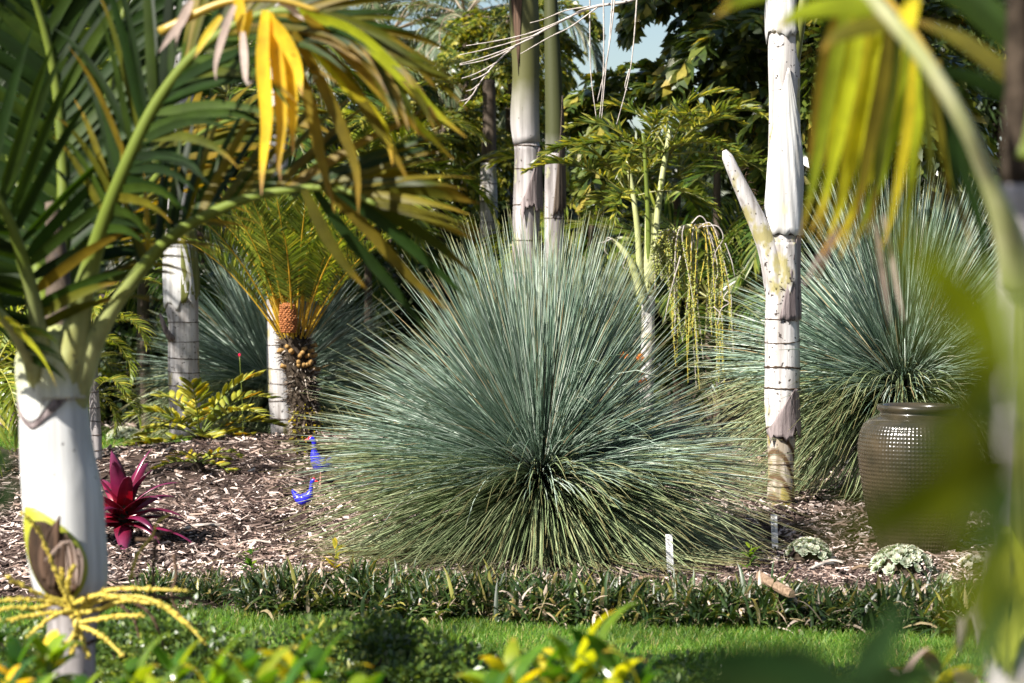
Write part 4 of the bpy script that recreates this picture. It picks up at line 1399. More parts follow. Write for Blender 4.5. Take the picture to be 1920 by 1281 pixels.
for row in range(3):
    for x in np.arange(-1.62, 2.45, .15):
        xx = x + rng.normal(0, .035) + .05 * row
        if xx < -1.1 and row == 0 and rng.random() < .5:
            continue
        y = edge_y(xx) + .07 + .13 * row + rng.normal(0, .02)
        o = link('border_grass_clump', BC[rng.integers(6)])
        s = rng.uniform(.85, 1.15) * (1.05, .9, .7)[row] * (1.0 if xx > -1.1 else .7)
        o.location = (xx, y, float(H(xx, y)) - .015)
        o.rotation_euler = (rng.normal(0, .1), rng.normal(0, .1), rng.uniform(0, 6.3))
        o.scale = (s, s, s * rng.uniform(.85, 1.1))
        tag(o, 'tuft of dark strappy border grass edging the mulch bed along the lawn', 'border grass', 'border grass tufts along the lawn edge')

# weeds on the mulch
rng = np.random.default_rng(29)
for q, (px, py, lab) in enumerate(((628, 1062, 'yellow leaved seedling at the left hem of the central grass tree'), (470, 1070, 'green seedling growing from mulch behind the border grass at left'),
                                   (1405, 1080, 'slender green weed among border grass near the wood offcut'))):
    Y = 10.9
    p = P(px, py, Y)
    p[2] = float(H(p[0], Y))
    n = 16
    az = rng.uniform(0, 6.3, n)
    c0 = p + np.stack([0 * az, 0 * az, rng.uniform(.01, .14, n)], 1)
    C = grow(c0, np.stack([np.cos(az), np.sin(az), rng.uniform(.2, 1, n)], 1), rng.uniform(.05, .10, n), 4, .8, rng, .05)
    D = nrm(np.gradient(C, axis=1))
    S = nrm(np.cross(D, A([0, 0, 1.0]) + 0 * D))
    mb = ribbons(C, S * (.009 * SHAPES['lance'](np.linspace(.03, 1, 5)))[None, :, None], rng.random(n), .2)
    th = Thing('weed', lab, 'weed', p)
    th.part('leaves', mb, M['zamia_y'] if q == 0 else M['gloss'])
    th.part('stem', tube(cr([p, p + A([.01, 0, .15])], 6), .002, 5), M['petiole'])

# ------------------------------------------------------------------ front left palm
Yg = 6.5
pth, rad = trunk_path([(70, 190, 1570), (78, 186, 1400), (84, 180, 1250), (88, 182, 1180), (80, 192, 1125), (62, 203, 1090), (48, 199, 1010), (42, 192, 930), (38, 178, 860), (37, 168, 790), (40, 162, 730), (38, 164, 680), (46, 160, 640), (66, 144, 610)], Yg, 130)
fb = (pth[0][0], pth[0][1], 0.0)
th = Thing('palm', 'front palm with swollen white crownshaft and arching fronds at left', 'palm tree', fb)
pth[0][2] = min(pth[0][2], 0)
c1 = np.searchsorted(pth[:, 2], zz(1118, Yg))
c2 = np.searchsorted(pth[:, 2], zz(715, Yg))
th.part('trunk', tube(pth[:c1 + 1], rad[:c1 + 1] * .98, 36), M['grey_bark'])
th.part('crownshaft', tube(pth[c1:], rad[c1:], 48), M['front_shaft'])
for q, y in enumerate((1140, 1200, 1280, 1370)):
    th.part('leaf_scar', scar_ring(pth, rad, zz(y, Yg), .02, 110 + q), M['scar'])
th.part('leaf_sheath', sheath(pth, rad, zz(800, Yg), zz(700, Yg), -118, lambda t: 4 + 96 * t ** .9, .003, 31, nu=26, rag=.0), M['dead_sheath'], solid=.003, label='brown V shaped scar rim around the crownshaft')
th.part('leaf_sheath', sheath(pth, rad, zz(788, Yg), zz(620, Yg), -118, lambda t: 2 + 96 * t ** .75, .0055, 32, nu=26, rag=.0), M['front_shaft'], solid=.003)
th.part('crownshaft_sheath', sheath(pth, rad, zz(745, Yg), zz(615, Yg), lambda t: -60 + 15 * t, lambda t: 40 + 10 * t, .010, 33, nu=20, rag=.0), M['front_shaft'], solid=.003)

# open spathe at the foot of the crownshaft
def oval_patch(path, rad, y0, y1, cx_ang, half, off, dent, nu=18, nv=24, tip=0):
    V = np.zeros((nv, nu, 3))
    for q, t in enumerate(np.linspace(0, 1, nv)):
        z = zz(y0 + (y1 - y0) * t, Yg)
        p, r = at_z(path, rad, z)
        hw = math.radians(half) * math.sin(math.pi * (.03 + .94 * t)) ** .7
        ac = math.radians(cx_ang) - tip * t ** 3
        for w, s in enumerate(np.linspace(-1, 1, nu)):
            a = ac + s * hw
            rr = r + off + dent * (1 - s * s) * math.sin(math.pi * t)
            V[q, w] = (p[0] + rr * math.cos(a), p[1] + rr * math.sin(a), z)
    i, j = np.meshgrid(np.arange(nv - 1), np.arange(nu - 1), indexing='ij')
    F = np.stack([i * nu + j, i * nu + j + 1, (i + 1) * nu + j + 1, (i + 1) * nu + j], -1).reshape(-1, 4)
    return MB().add(V, F)


spa = th.part('spathe', oval_patch(pth, rad, 1128, 945, -95, 45, .006, .014, tip=.6), M['spathe'], solid=.006)
th.part('spathe_lining', oval_patch(pth, rad, 1118, 968, -94, 33, .024, .0, tip=.25), M['husk_dark'], parent=spa, solid=.003)
for q, (pts, w) in enumerate((([(95, 1105), (98, 1050), (104, 1000), (112, 968)], .016), ([(128, 1110), (134, 1060), (128, 1020), (108, 1032), (84, 1052)], .014), ([(146, 1100), (150, 1050), (142, 1028), (150, 1045)], .010), ([(116, 1105), (118, 1060), (120, 1015)], .014), ([(84, 1090), (80, 1050), (88, 1010), (104, 980)], .012), ([(138, 1108), (142, 1070), (136, 1030), (122, 1000)], .010))):
    c = cr(PS(pts, Yg - .14), 14)
    T = nrm(np.gradient(c, axis=0))
    W = nrm(np.cross(T, A([0, 1.0, .3])))
    th.part('husk', ribbons(c[None], W[None] * (w * SHAPES['lance'](np.linspace(.06, .97, 14)))[None, :, None], [.5], .5), M['dead_leaf'] if q in (1, 2) else M['spathe_in'], parent=spa, solid=.003)

# yellow flower stalk
st = th.part('flower_stalk', tube(cr(PS([(128, 1118, 6.42), (132, 1135, 6.36), (142, 1158, 6.3), (148, 1180, 6.28)]), 14), np.linspace(.022, .012, 14), 9), M['inflo'])
rng = np.random.default_rng(41)
rach = [[(134, 1140), (112, 1090), (92, 1040), (70, 990), (40, 960)], [(126, 1120), (128, 1090), (134, 1070), (140, 1060)], [(140, 1150), (165, 1130), (200, 1108), (260, 1104), (352, 1108)],
        [(144, 1160), (170, 1135), (220, 1118), (275, 1122), (330, 1150), (388, 1210)], [(146, 1168), (190, 1160), (230, 1154), (272, 1156)], [(150, 1174), (180, 1186), (205, 1205), (232, 1232)],
        [(146, 1180), (142, 1205), (132, 1228)], [(144, 1182), (125, 1210), (108, 1232)], [(150, 1180), (158, 1210), (168, 1236)], [(136, 1142), (90, 1128), (40, 1124), (-30, 1130)], [(138, 1150), (90, 1150), (30, 1160), (-30, 1172)],
        [(130, 1130), (85, 1118), (45, 1100), (10, 1080)], [(134, 1136), (160, 1122), (190, 1115), (230, 1122), (280, 1132)], [(138, 1146), (112, 1150), (80, 1170), (50, 1196)], [(124, 1118), (118, 1090), (116, 1066)],
        [(140, 1150), (186, 1142), (240, 1126), (300, 1136), (346, 1170)], [(120, 1126), (70, 1140), (20, 1140), (-20, 1150)]]
for q, pts in enumerate(rach):
    d = 6.36 - .1 * rng.random()
    c = cr(PS([(x, y, d - .03 * k) for k, (x, y) in enumerate(pts)]), 40)
    r = np.linspace(.0062, .0028, 40) * (1 + .28 * np.sin(np.arange(40) * 2.1 + q))
    br = tube(c, r, 6)
    ti = rng.uniform(3, 38, 46)
    bp = np.stack([np.interp(ti, np.arange(40), c[:, k]) for k in range(3)], 1) + nrm(rng.normal(size=(46, 3))) * .006
    br.merge(beads(bp, rng.uniform(.0028, .0052, 46)))
    th.part('flower_branch', br, M['inflo'], parent=st)
dd = th.part('dead_flower_stalk', tube(cr(PS([(170, 1150, 6.62), (210, 1130, 6.66), (250, 1118, 6.7)]), 12), np.linspace(.016, .009, 12), 7), M['inflo_dead'])
for q, pts in enumerate(([(245, 1085), (258, 1040), (285, 1005), (295, 980), (318, 965)], [(285, 1004), (310, 1000), (352, 992)], [(292, 1010), (288, 1060), (288, 1105), (300, 1150)], [(250, 1118), (300, 1120), (360, 1124), (420, 1140)],
                         [(250, 1118), (300, 1135), (340, 1160), (380, 1180)], [(240, 1122), (280, 1150), (300, 1190), (310, 1230)], [(220, 1128), (250, 1160), (262, 1200)], [(326, 1040), (330, 1080), (322, 1120), (345, 1165)], [(255, 1012), (285, 1012), (300, 1010)])):
    c = cr(PS(pts, 6.62 + .04 * q), 24)
    th.part('dead_flower_branch', tube(c, np.linspace(.006, .003, 24) * (1 + .3 * np.sin(np.arange(24) * 1.9)), 5), M['inflo'] if q == 0 else M['inflo_dead'], parent=dd)


def big_frond(th, pts, npair, leafL, leafW, seed, mat_of, r0=.024, r1=.006, pmat='petiole', join=None, fold=.22, seg=7, **kw):
    cu = cr(pts, 60)
    rng = np.random.default_rng(seed)
    fr = th.part('frond', tube(cu, np.interp(np.linspace(0, 1, 60), [0, .12, .3, 1], [r0 * 1.6, r0 * 1.25, r0 * .68, r1]), 12), M[pmat])
    C, W, U = leaflets(cu, npair, leafL, leafW, seed=seed, seg=seg, **kw)
    if join:
        th.part('leaflets', ribbons(C, W, rng.random(len(C)), fold), M[join], parent=fr, kind='stuff')
        return fr
    for w in range(len(C)):
        th.part('leaflet', ribbons(C[w:w + 1], W[w:w + 1], [rng.random()], fold), mat_of(U[w], rng), parent=fr)
    return fr


gm = lambda u, r: M['fg_leaf'] if r.random() < .85 else M['fg_olive']
om = lambda u, r: M['fg_olive'] if r.random() < .35 + .6 * u else M['fg_leaf']
# B: the big arch over the top
big_frond(th, PS([(112, 790, 6.5), (132, 680, 6.45), (154, 560, 6.38), (188, 440, 6.3), (240, 305, 6.2), (300, 185, 6.15), (385, 85, 6.1), (500, 25, 6.05), (620, 35, 6.0), (730, 110, 5.95)]), 46, .46, .027, 401,
          lambda u, r: om(max(0, (u - .35) * 1.6), r), r0=.034, pmat='front_petiole', pet=.34, a0=58, a1=18, droop=.7, lift=.15, up=(0, -.75, .66), endL=.55, jit=.10)
# C: lower right frond reaching over the cycad
big_frond(th, PS([(120, 800, 6.5), (148, 715, 6.47), (184, 625, 6.42), (250, 525, 6.35), (330, 438, 6.28), (450, 377, 6.2), (560, 354, 6.12), (640, 356, 6.05), (706, 384, 6.0)]), 36, .42, .029, 402,
          lambda u, r: om(.25 + u * .7, r), r0=.030, pmat='front_petiole', pet=.40, a0=62, a1=12, droop=.35, lift=.1, up=(0, -.8, .6), endL=.75, jit=.07, sides=(-1,))
fan = th.part('frond', tube(cr(PS([(560, 354, 6.12), (620, 352, 6.08), (680, 366, 6.02)]), 12), np.linspace(.008, .004, 12), 7), M['petiole'])
for q, pts in enumerate(([(600, 352), (700, 350), (800, 360), (902, 382)], [(620, 354), (720, 378), (810, 412), (892, 452)], [(640, 360), (740, 408), (820, 458), (892, 520)], [(630, 358), (720, 420), (800, 490), (878, 560)],
                         [(610, 356), (690, 430), (760, 510), (838, 582)], [(590, 356), (650, 440), (720, 520), (802, 624)], [(570, 356), (610, 440), (650, 500), (690, 545)], [(640, 350), (720, 330), (800, 340), (880, 372)], [(600, 350), (680, 300), (740, 282), (800, 290)])):
    c = cr(PS(pts, 6.05 + .04 * (q % 3)), 12)
    T = nrm(np.gradient(c, axis=0))
    W = nrm(np.cross(T, A([.15, 1.0, .35])))
    th.part('leaflet', ribbons(c[None], W[None] * (.017 * SHAPES['lance'](np.linspace(.1, .99, 12)))[None, :, None], [(.3 + .37 * q) % 1], .25), M['fg_leaf' if q in (3, 5) else 'fg_olive'], parent=fan)
# A, D and the upright ones
big_frond(th, PS([(100, 800, 6.5), (82, 690, 6.44), (66, 580, 6.36), (40, 480, 6.3), (10, 400, 6.25), (-50, 300, 6.2), (-140, 220, 6.2)]), 20, .46, .032, 403, gm, r0=.034, pmat='front_petiole', pet=.3, a0=65, a1=30, droop=.4, lift=.25, up=(0, -.7, .7))
big_frond(th, PS([(95, 810, 6.5), (72, 720, 6.44), (40, 645, 6.34), (0, 590, 6.25), (-80, 530, 6.15), (-180, 500, 6.1)]), 18, .42, .032, 404, lambda u, r: M['lime_leaf'] if r.random() < .3 else M['fg_leaf'], r0=.030, pmat='front_petiole', pet=.32, a0=65, a1=30, droop=.5, lift=.2, up=(0, -.6, .8))
big_frond(th, PS([(100, 680, 6.6), (112, 520, 6.7), (118, 330, 6.75), (100, 130, 6.75), (50, -40, 6.7), (-40, -190, 6.6)]), 36, .48, .032, 405, gm, join='fg_leaf', r0=.028, pet=.2, a0=55, a1=25, droop=.6, lift=.2, up=(0, -.9, .3))
big_frond(th, PS([(112, 670, 6.6), (150, 480, 6.8), (190, 290, 6.95), (215, 100, 7.0), (270, -90, 7.0), (360, -220, 6.9)]), 38, .5, .032, 406, gm, join='fg_leaf', r0=.028, pet=.2, a0=58, a1=25, droop=.7, lift=.15, up=(.3, -.9, .3))
big_frond(th, PS([(95, 680, 6.62), (70, 500, 6.9), (20, 300, 7.1), (-30, 120, 7.2), (-40, -60, 7.2)]), 34, .5, .032, 407, gm, join='fg_leaf', r0=.026, pet=.2, a0=60, a1=25, droop=.6, lift=.15, up=(.2, -.9, .3))
big_frond(th, PS([(120, 690, 6.6), (170, 540, 6.95), (245, 400, 7.3), (330, 290, 7.5), (420, 230, 7.6), (520, 220, 7.6)]), 34, .46, .032, 408, om, join='fg_olive', r0=.026, pet=.2, a0=60, a1=20, droop=.8, lift=.1, up=(0, -.6, .8))
# fibrous brown heart
th.part('spear_sheath', tube(cr(PS([(108, 690, 6.55), (112, 600, 6.58), (106, 480, 6.6), (98, 380, 6.62)]), 20), np.linspace(.05, .02, 20), 12), M['brown_bark'])
# yellow dying leaflets hanging from the arch
fr = th.part('frond', tube(cr(PS([(300, 60, 5.9), (420, 5, 5.88), (520, 0, 5.86), (600, 22, 5.85)]), 20), np.linspace(.012, .006, 20), 8), M['petiole_y'])
for q, (pts, w, mt) in enumerate((([(498, 20), (492, 110), (500, 220), (492, 310), (490, 366)], .018, 'yellow_leaf'), ([(505, 25), (520, 120), (528, 230), (522, 300), (526, 340)], .018, 'yellow_leaf'),
                                  ([(510, 40), (535, 110), (548, 190), (548, 260), (550, 290)], .017, 'yellow_leaf'), ([(500, 30), (530, 70), (555, 120), (566, 180)], .018, 'yellow_leaf'),
                                  ([(446, -10), (450, 30), (448, 70)], .015, 'yellow_leaf'), ([(470, 20), (456, 70), (450, 105)], .012, 'yellow_leaf'), ([(440, 10), (420, 60), (404, 120), (405, 150)], .010, 'dead_leaf'),
                                  ([(360, 0), (340, 40), (318, 70), (298, 98)], .011, 'dead_leaf'), ([(350, 10), (335, 50), (330, 90)], .008, 'dead_leaf'), ([(455, 60), (458, 110), (462, 155), (475, 152)], .010, 'dead_leaf'),
                                  ([(415, 30), (385, 70), (364, 110)], .010, 'yellow_leaf'), ([(520, 0), (540, 10), (570, 38)], .010, 'dead_leaf'))):
    c = cr(PS(pts, 5.84 + .015 * (q % 3)), 10)
    T = nrm(np.gradient(c, axis=0))
    W = nrm(np.cross(T, A([.25, 1.0, .1])))
    th.part('leaflet', ribbons(c[None], W[None] * (w * SHAPES['lance'](np.linspace(.1, .99, 10)))[None, :, None], [.2 + .08 * q], .25), M[mt], parent=fr, label='yellow dying leaflet' if mt == 'yellow_leaf' else 'brown dry leaflet')
# long golden tips of the arch
for q, pts in enumerate(([(560, 20), (660, 60), (740, 130), (800, 195), (874, 258)], [(580, 40), (650, 90), (720, 180), (790, 240), (850, 300)], [(560, 60), (640, 130), (690, 210), (740, 290), (770, 350)], [(600, 20), (700, 50), (770, 110), (820, 170)],
                         [(550, 60), (600, 150), (640, 240), (668, 320), (672, 402)], [(540, 90), (580, 190), (600, 290), (628, 400)], [(570, 70), (650, 160), (720, 240), (736, 310)], [(590, 30), (690, 90), (760, 160), (830, 240)], [(570, 30), (660, 110), (740, 200), (800, 262)], [(540, 30), (640, 70), (720, 140), (780, 210)])):
    c = cr(PS(pts, 5.9 + .05 * (q % 4)), 14)
    T = nrm(np.gradient(c, axis=0))
    W = nrm(np.cross(T, A([.2, 1.0, .4])))
    th.part('leaflet', ribbons(c[None], W[None] * (.017 * SHAPES['lance'](np.linspace(.08, .99, 14)))[None, :, None], [.5 + .07 * q], .25), M['lime_leaf' if q in (0, 1, 6) else 'fg_olive'], parent=fr)

# ------------------------------------------------------------------ right front palm, out of focus
Yq = 3.4
pth, rad = trunk_path([(1840, 1940, 3000), (1846, 1944, 1900), (1850, 1950, 1400), (1850, 1955, 1150), (1856, 1950, 1000), (1860, 1950, 800), (1866, 1945, 600), (1872, 1940, 420), (1880, 1935, 250), (1886, 1930, 60), (1890, 1926, -120)], Yq, 110)
th = Thing('palm', 'blurred pale palm stem with drooping yellow green leaflets at the right edge', 'palm tree', (pth[0][0], pth[0][1], 0.0))
cut = np.searchsorted(pth[:, 2], zz(360, Yq))
th.part('trunk', tube(pth[:cut + 1], rad[:cut + 1], 28), M['grey_bark'])
th.part('crownshaft', tube(pth[cut:], rad[cut:], 28), M['dark_trunk'])
th.part('leaf_sheath', sheath(pth, rad, zz(1230, Yq), zz(980, Yq), -110, lambda t: 50 * math.sin(math.pi * (.1 + .85 * t)), .006, 51), M['spathe'], solid=.003, label='yellow old sheath on the blurred stem')
th.part('leaf_sheath', sheath(pth, rad, zz(1130, Yq), zz(500, Yq), -65, lambda t: 40 - 10 * t, .004, 52), M['green_shaft'], solid=.003)
th.part('leaf_sheath', sheath(pth, rad, zz(1190, Yq), zz(1030, Yq), -160, lambda t: 30 - 20 * t, .012, 53, flare=.03), M['dead_sheath'], solid=.003)
lm = lambda u, r: M['lime_leaf'] if r.random() < .8 else M['fg_olive']
big_frond(th, PS([(1912, 520, 3.36), (1885, 420, 3.3), (1850, 330, 3.26), (1812, 240, 3.22), (1752, 140, 3.2), (1685, 55, 3.2), (1610, -20, 3.2), (1500, -90, 3.2)]), 5, .2, .03, 501, lm, r0=.017, r1=.010, pet=.72, pmat='petiole_w', a0=60, a1=25, droop=.8, lift=-.2, up=(0, -.7, .7))
fr2 = th.part('frond', tube(cr(PS([(1790, 190, 4.1), (1700, 40, 4.12), (1600, -60, 4.12)]), 12), np.linspace(.008, .005, 12), 7), M['petiole_y'])
for q, (pts, w, mt) in enumerate((([(1600, -40), (1570, 100), (1545, 230), (1525, 340), (1500, 450)], .016, 'lime_leaf'), ([(1620, -30), (1600, 120), (1572, 260), (1545, 370), (1518, 440)], .017, 'lime_leaf'),
                                  ([(1650, 0), (1640, 120), (1610, 250), (1580, 370), (1540, 480)], .018, 'lime_leaf'), ([(1690, 60), (1672, 180), (1640, 290), (1600, 390), (1560, 470)], .018, 'lime_leaf'),
                                  ([(1712, 90), (1706, 200), (1690, 310), (1672, 400), (1650, 470)], .013, 'lime_leaf'), ([(1730, 110), (1738, 210), (1745, 300), (1750, 390)], .010, 'fg_olive'),
                                  ([(1760, 150), (1780, 250), (1790, 340), (1800, 420)], .010, 'fg_leaf'), ([(1745, 130), (1760, 240), (1790, 350), (1820, 460)], .010, 'fg_olive'), ([(1670, 30), (1655, 150), (1628, 280), (1606, 400), (1590, 440)], .016, 'fg_olive'),
                                  ([(1610, -40), (1560, 60), (1535, 180), (1515, 320)], .015, 'fg_olive'), ([(1712, 100), (1706, 160), (1700, 230), (1690, 330)], .008, 'dead_leaf'), ([(1580, -60), (1545, 80), (1528, 200), (1520, 290)], .012, 'fg_leaf'),
                                  ([(1780, 180), (1800, 300), (1838, 420), (1850, 520)], .012, 'fg_leaf'), ([(1640, 420), (1655, 520), (1670, 610)], .006, 'dead_leaf'), ([(1560, 440), (1530, 490), (1505, 540)], .006, 'dead_leaf'))):
    for v in range(2):
        c = cr(PS([(x + v * (14 + 5 * k), y - v * (18 - 6 * k)) for k, (x, y) in enumerate(pts)], 4.1 + .05 * (q % 4) + .07 * v), 12)
        T = nrm(np.gradient(c, axis=0))
        W = nrm(np.cross(T, A([-.2, 1.0, .2])))
        th.part('leaflet', ribbons(c[None], W[None] * (w * .8 * SHAPES['lance'](np.linspace(.08, .99, 12)))[None, :, None], [(.3 + .17 * q + .4 * v) % 1], .25), M[mt], parent=fr2)
big_frond(th, PS([(1915, 300, 3.4), (1940, 120, 3.4), (1990, -40, 3.4), (2060, -200, 3.4)]), 14, .36, .03, 503, gm, r0=.016, pet=.2, a0=60, a1=30, droop=.9, lift=.0, up=(0, -.8, .6))


# ------------------------------------------------------------------ leafy sprays very near the lens
def leaf_obj(th, parent, pts, Y, w, mat, rnd, name='leaf', n=12, tilt=(0.1, 1.0, .5), fold=.2):
    c = cr(PS([(p[0], p[1], (p[2] if len(p) > 2 else Y)) for p in pts]), n)
    T = nrm(np.gradient(c, axis=0))
    W = nrm(np.cross(T, A(tilt)))
    return th.part(name, ribbons(c[None], W[None] * (w * SHAPES['lance'](np.linspace(.05, .99, n)))[None, :, None], [rnd], fold), mat, parent=parent)


Yn = 0.8
sb = P(2010, 1300, Yn)
th = Thing('leafy_shrub', 'blurred green leafy shrub close to the lens at the right', 'shrub', (sb[0], sb[1], 0))
stm = th.part('stem', tube(cr([(sb[0], sb[1], 0), (sb[0], sb[1], .6), P(1990, 1200, Yn), P(1960, 900, Yn), P(1925, 650, Yn), P(1890, 500, Yn)], 30), np.linspace(.012, .003, 30), 8), M['petiole'])
for q, (pts, w, mt) in enumerate((([(1940, 850), (1800, 920), (1680, 980), (1550, 1005)], .024, 'near_leaf'), ([(1930, 690), (1860, 590), (1780, 500), (1690, 410)], .022, 'near_leaf'),
                                  ([(1950, 780), (1870, 770), (1790, 800), (1730, 850)], .020, 'near_dark'), ([(1960, 850), (1880, 880), (1820, 950), (1790, 1010)], .024, 'near_leaf'),
                                  ([(1960, 640), (1890, 700), (1830, 790), (1800, 880)], .021, 'near_leaf'), ([(1975, 1000), (1900, 1050), (1870, 1130), (1850, 1230)], .020, 'near_leaf'),
                                  ([(1960, 560), (1860, 560), (1780, 600), (1730, 660)], .010, 'near_leaf'), ([(1990, 1100), (1920, 1140), (1890, 1220), (1880, 1300)], .020, 'near_dark'),
                                  ([(1960, 900), (1900, 980), (1880, 1080)], .018, 'near_dark'))):
    leaf_obj(th, stm, [(x - 35, y) for x, y in pts], Yn, w * .5, M[mt], .15 + .09 * q)
sb = P(1560, 1500, 1.5)
th = Thing('leafy_shrub', 'dark blurred shrub tips close to the lens at the lower right', 'shrub', (sb[0], sb[1], 0))
stm = th.part('stem', tube(cr([(sb[0], sb[1], 0), (sb[0], sb[1], .7), P(1560, 1420, 1.5), P(1600, 1300, 1.5)], 20), np.linspace(.010, .003, 20), 8), M['petiole'])
for q, (pts, w) in enumerate((([(1600, 1330), (1500, 1270), (1400, 1240), (1290, 1240)], .016), ([(1600, 1310), (1630, 1240), (1665, 1180), (1690, 1120)], .013), ([(1590, 1320), (1540, 1270), (1500, 1230), (1450, 1210)], .014), ([(1610, 1330), (1680, 1280), (1740, 1260), (1800, 1260)], .014), ([(1580, 1370), (1440, 1310), (1340, 1290), (1240, 1290)], .018))):
    leaf_obj(th, stm, pts, 1.5, w, M['near_dark'], .2 + .15 * q)
sb = P(-90, 1100, 2.0)
th = Thing('leafy_shrub', 'faint blurred dark leaf close to the lens at the left edge', 'shrub', (sb[0], sb[1], 0))
stm = th.part('stem', tube(cr([(sb[0], sb[1], 0), (sb[0], sb[1], .8), P(-80, 1000, 2.0), P(-60, 900, 2.0)], 20), np.linspace(.010, .003, 20), 8), M['petiole'])
leaf_obj(th, stm, [(-70, 960), (-30, 950), (10, 930), (30, 890)], 2.0, .010, M['near_dark'], .4)
leaf_obj(th, stm, [(-70, 900), (-40, 880), (0, 860), (20, 830)], 2.0, .012, M['near_dark'], .6)

# ------------------------------------------------------------------ glossy leaved plants along the bottom edge
def glossy(label, heads, Y, seed, L=.2, w=.028, n=14, mats=('gloss',), name='glossy_plant'):
    rng = np.random.default_rng(seed)
    hp = [P(x, y + 22, Y + dy) for x, y, dy in heads]
    b = A([np.mean([p[0] for p in hp]), np.mean([p[1] for p in hp]), 0.0])
    th = Thing(name, label, 'plant', b)
    for p in hp:
        g = A([b[0] + .5 * (p[0] - b[0]), b[1] + .5 * (p[1] - b[1]), 0])
        stm = th.part('stem', tube(cr([g, (g + p) / 2 + A([.01, .02, .02]), p], 14), np.linspace(.012, .006, 14), 7), M['petiole'])
        for q in range(n):
            k = q / n
            az = q * 2.39996 + rng.uniform(0, .6)
            e = math.radians(5 + 65 * k)
            d = A([[math.cos(az) * math.cos(e), math.sin(az) * math.cos(e), math.sin(e)]])
            C = grow((p - A([0, 0, .10 * (1 - k)]))[None], d, A([L * rng.uniform(.5, 1.0)]), 7, A([1.3]), rng, .03)
            D = nrm(np.gradient(C, axis=1))
            S = nrm(np.cross(D, A([0, 0, 1.0]) + .2 * rng.normal(size=(1, 1, 3)) + 0 * D))
            mt = M[mats[rng.integers(len(mats))]]
            th.part('leaf', ribbons(C, S * (w * SHAPES['lance'](np.linspace(.05, .99, 8)))[None, :, None] * rng.uniform(.7, 1.2), [rng.random()], .25), mt, parent=stm)


glossy('glossy green plant at the foot of the front palm', [(30, 1225, 0), (90, 1205, .15), (10, 1275, -.2), (150, 1290, -.1), (60, 1300, -.3), (-20, 1180, .1)], 5.1, 71, .13, .021, mats=('gloss', 'gloss', 'gloss', 'yellow_leaf'))
glossy('bright glossy plant catching sun spots below the front palm', [(250, 1250, 0), (330, 1235, .1), (390, 1262, -.1), (290, 1290, -.2), (210, 1290, 0)], 4.9, 72, .14, .02, mats=('gloss', 'gloss', 'gloss', 'lime_leaf'))
glossy('long leaved green plant sprouting between the two glossy clumps', [(480, 1262, 0), (540, 1240, .1), (590, 1245, 0), (440, 1275, 0), (520, 1300, -.2)], 4.8, 73, .18, .019, mats=('gloss', 'gloss', 'lime_leaf'))
glossy('lone bright rosette in front of the small leaved groundcover', [(690, 1275, 0), (665, 1300, -.1)], 4.7, 74, .11, .022, mats=('gloss',))
glossy('tall yellow green plant at the bottom centre', [(960, 1262, 0), (1020, 1240, .1), (1075, 1225, .1), (1110, 1200, .2), (1150, 1230, 0), (920, 1290, -.1), (1200, 1255, 0), (1050, 1295, -.2)], 4.8, 75, .16, .02, mats=('gloss', 'lime_leaf', 'gloss'))
glossy('yellow leaved plant at the lower right corner', [(1680, 1270, 0), (1760, 1240, .1), (1820, 1270, 0), (1880, 1250, .1)], 4.6, 76, .12, .016, mats=('lime_leaf', 'dead_leaf', 'fg_olive'))


def groundcover(label, cx, top, Y, rx, ry, hgt, n, seed, mat='box', L=.026, w=.014):
    rng = np.random.default_rng(seed)
    c = P(cx, top, Y)
    b = A([c[0], c[1], 0.0])
    th = Thing('groundcover_shrub', label, 'shrub', b)
    h = c[2]
    mb = leaf_cloud(rng, (c[0], c[1], h * .55), (rx, ry, h * .5), n, L, w, clumps=46, shell=.6, hang=-.2)
    th.part('foliage', mb, M[mat], kind='stuff')
    for q in range(7):
        a = rng.uniform(0, 6.3)
        e = A([c[0] + rx * .7 * math.cos(a), c[1] + ry * .7 * math.sin(a), h * .8])
        th.part('stem', tube(cr([b, (b + e) / 2 + A([0, 0, -.03]), e], 8), np.linspace(.008, .003, 8), 5), M['dark_trunk'])


groundcover('small leaved dark groundcover shrub left of centre at the bottom', 640, 1168, 7.5, .36, .35, .4, 9000, 81)
groundcover('small leaved groundcover shrub in shade below the front palm', 350, 1155, 7.4, .34, .35, .4, 7000, 82)
groundcover('small leaved groundcover shrub with yellow tips at the bottom centre', 800, 1198, 7.3, .30, .35, .4, 7000, 83)
groundcover('lower groundcover shrub behind the tall yellow green plant', 1060, 1228, 7.4, .36, .3, .4, 6500, 84)
groundcover('sparse groundcover shrub at the lawn edge right of centre', 1300, 1240, 7.2, .28, .3, .4, 4000, 85)
groundcover('shaded groundcover tuft in the lawn at lower right', 1500, 1240, 7.2, .22, .3, .4, 2500, 86)
groundcover('leafy groundcover behind the front palm flower stalk', 110, 1140, 7.6, .36, .3, .4, 6000, 87)

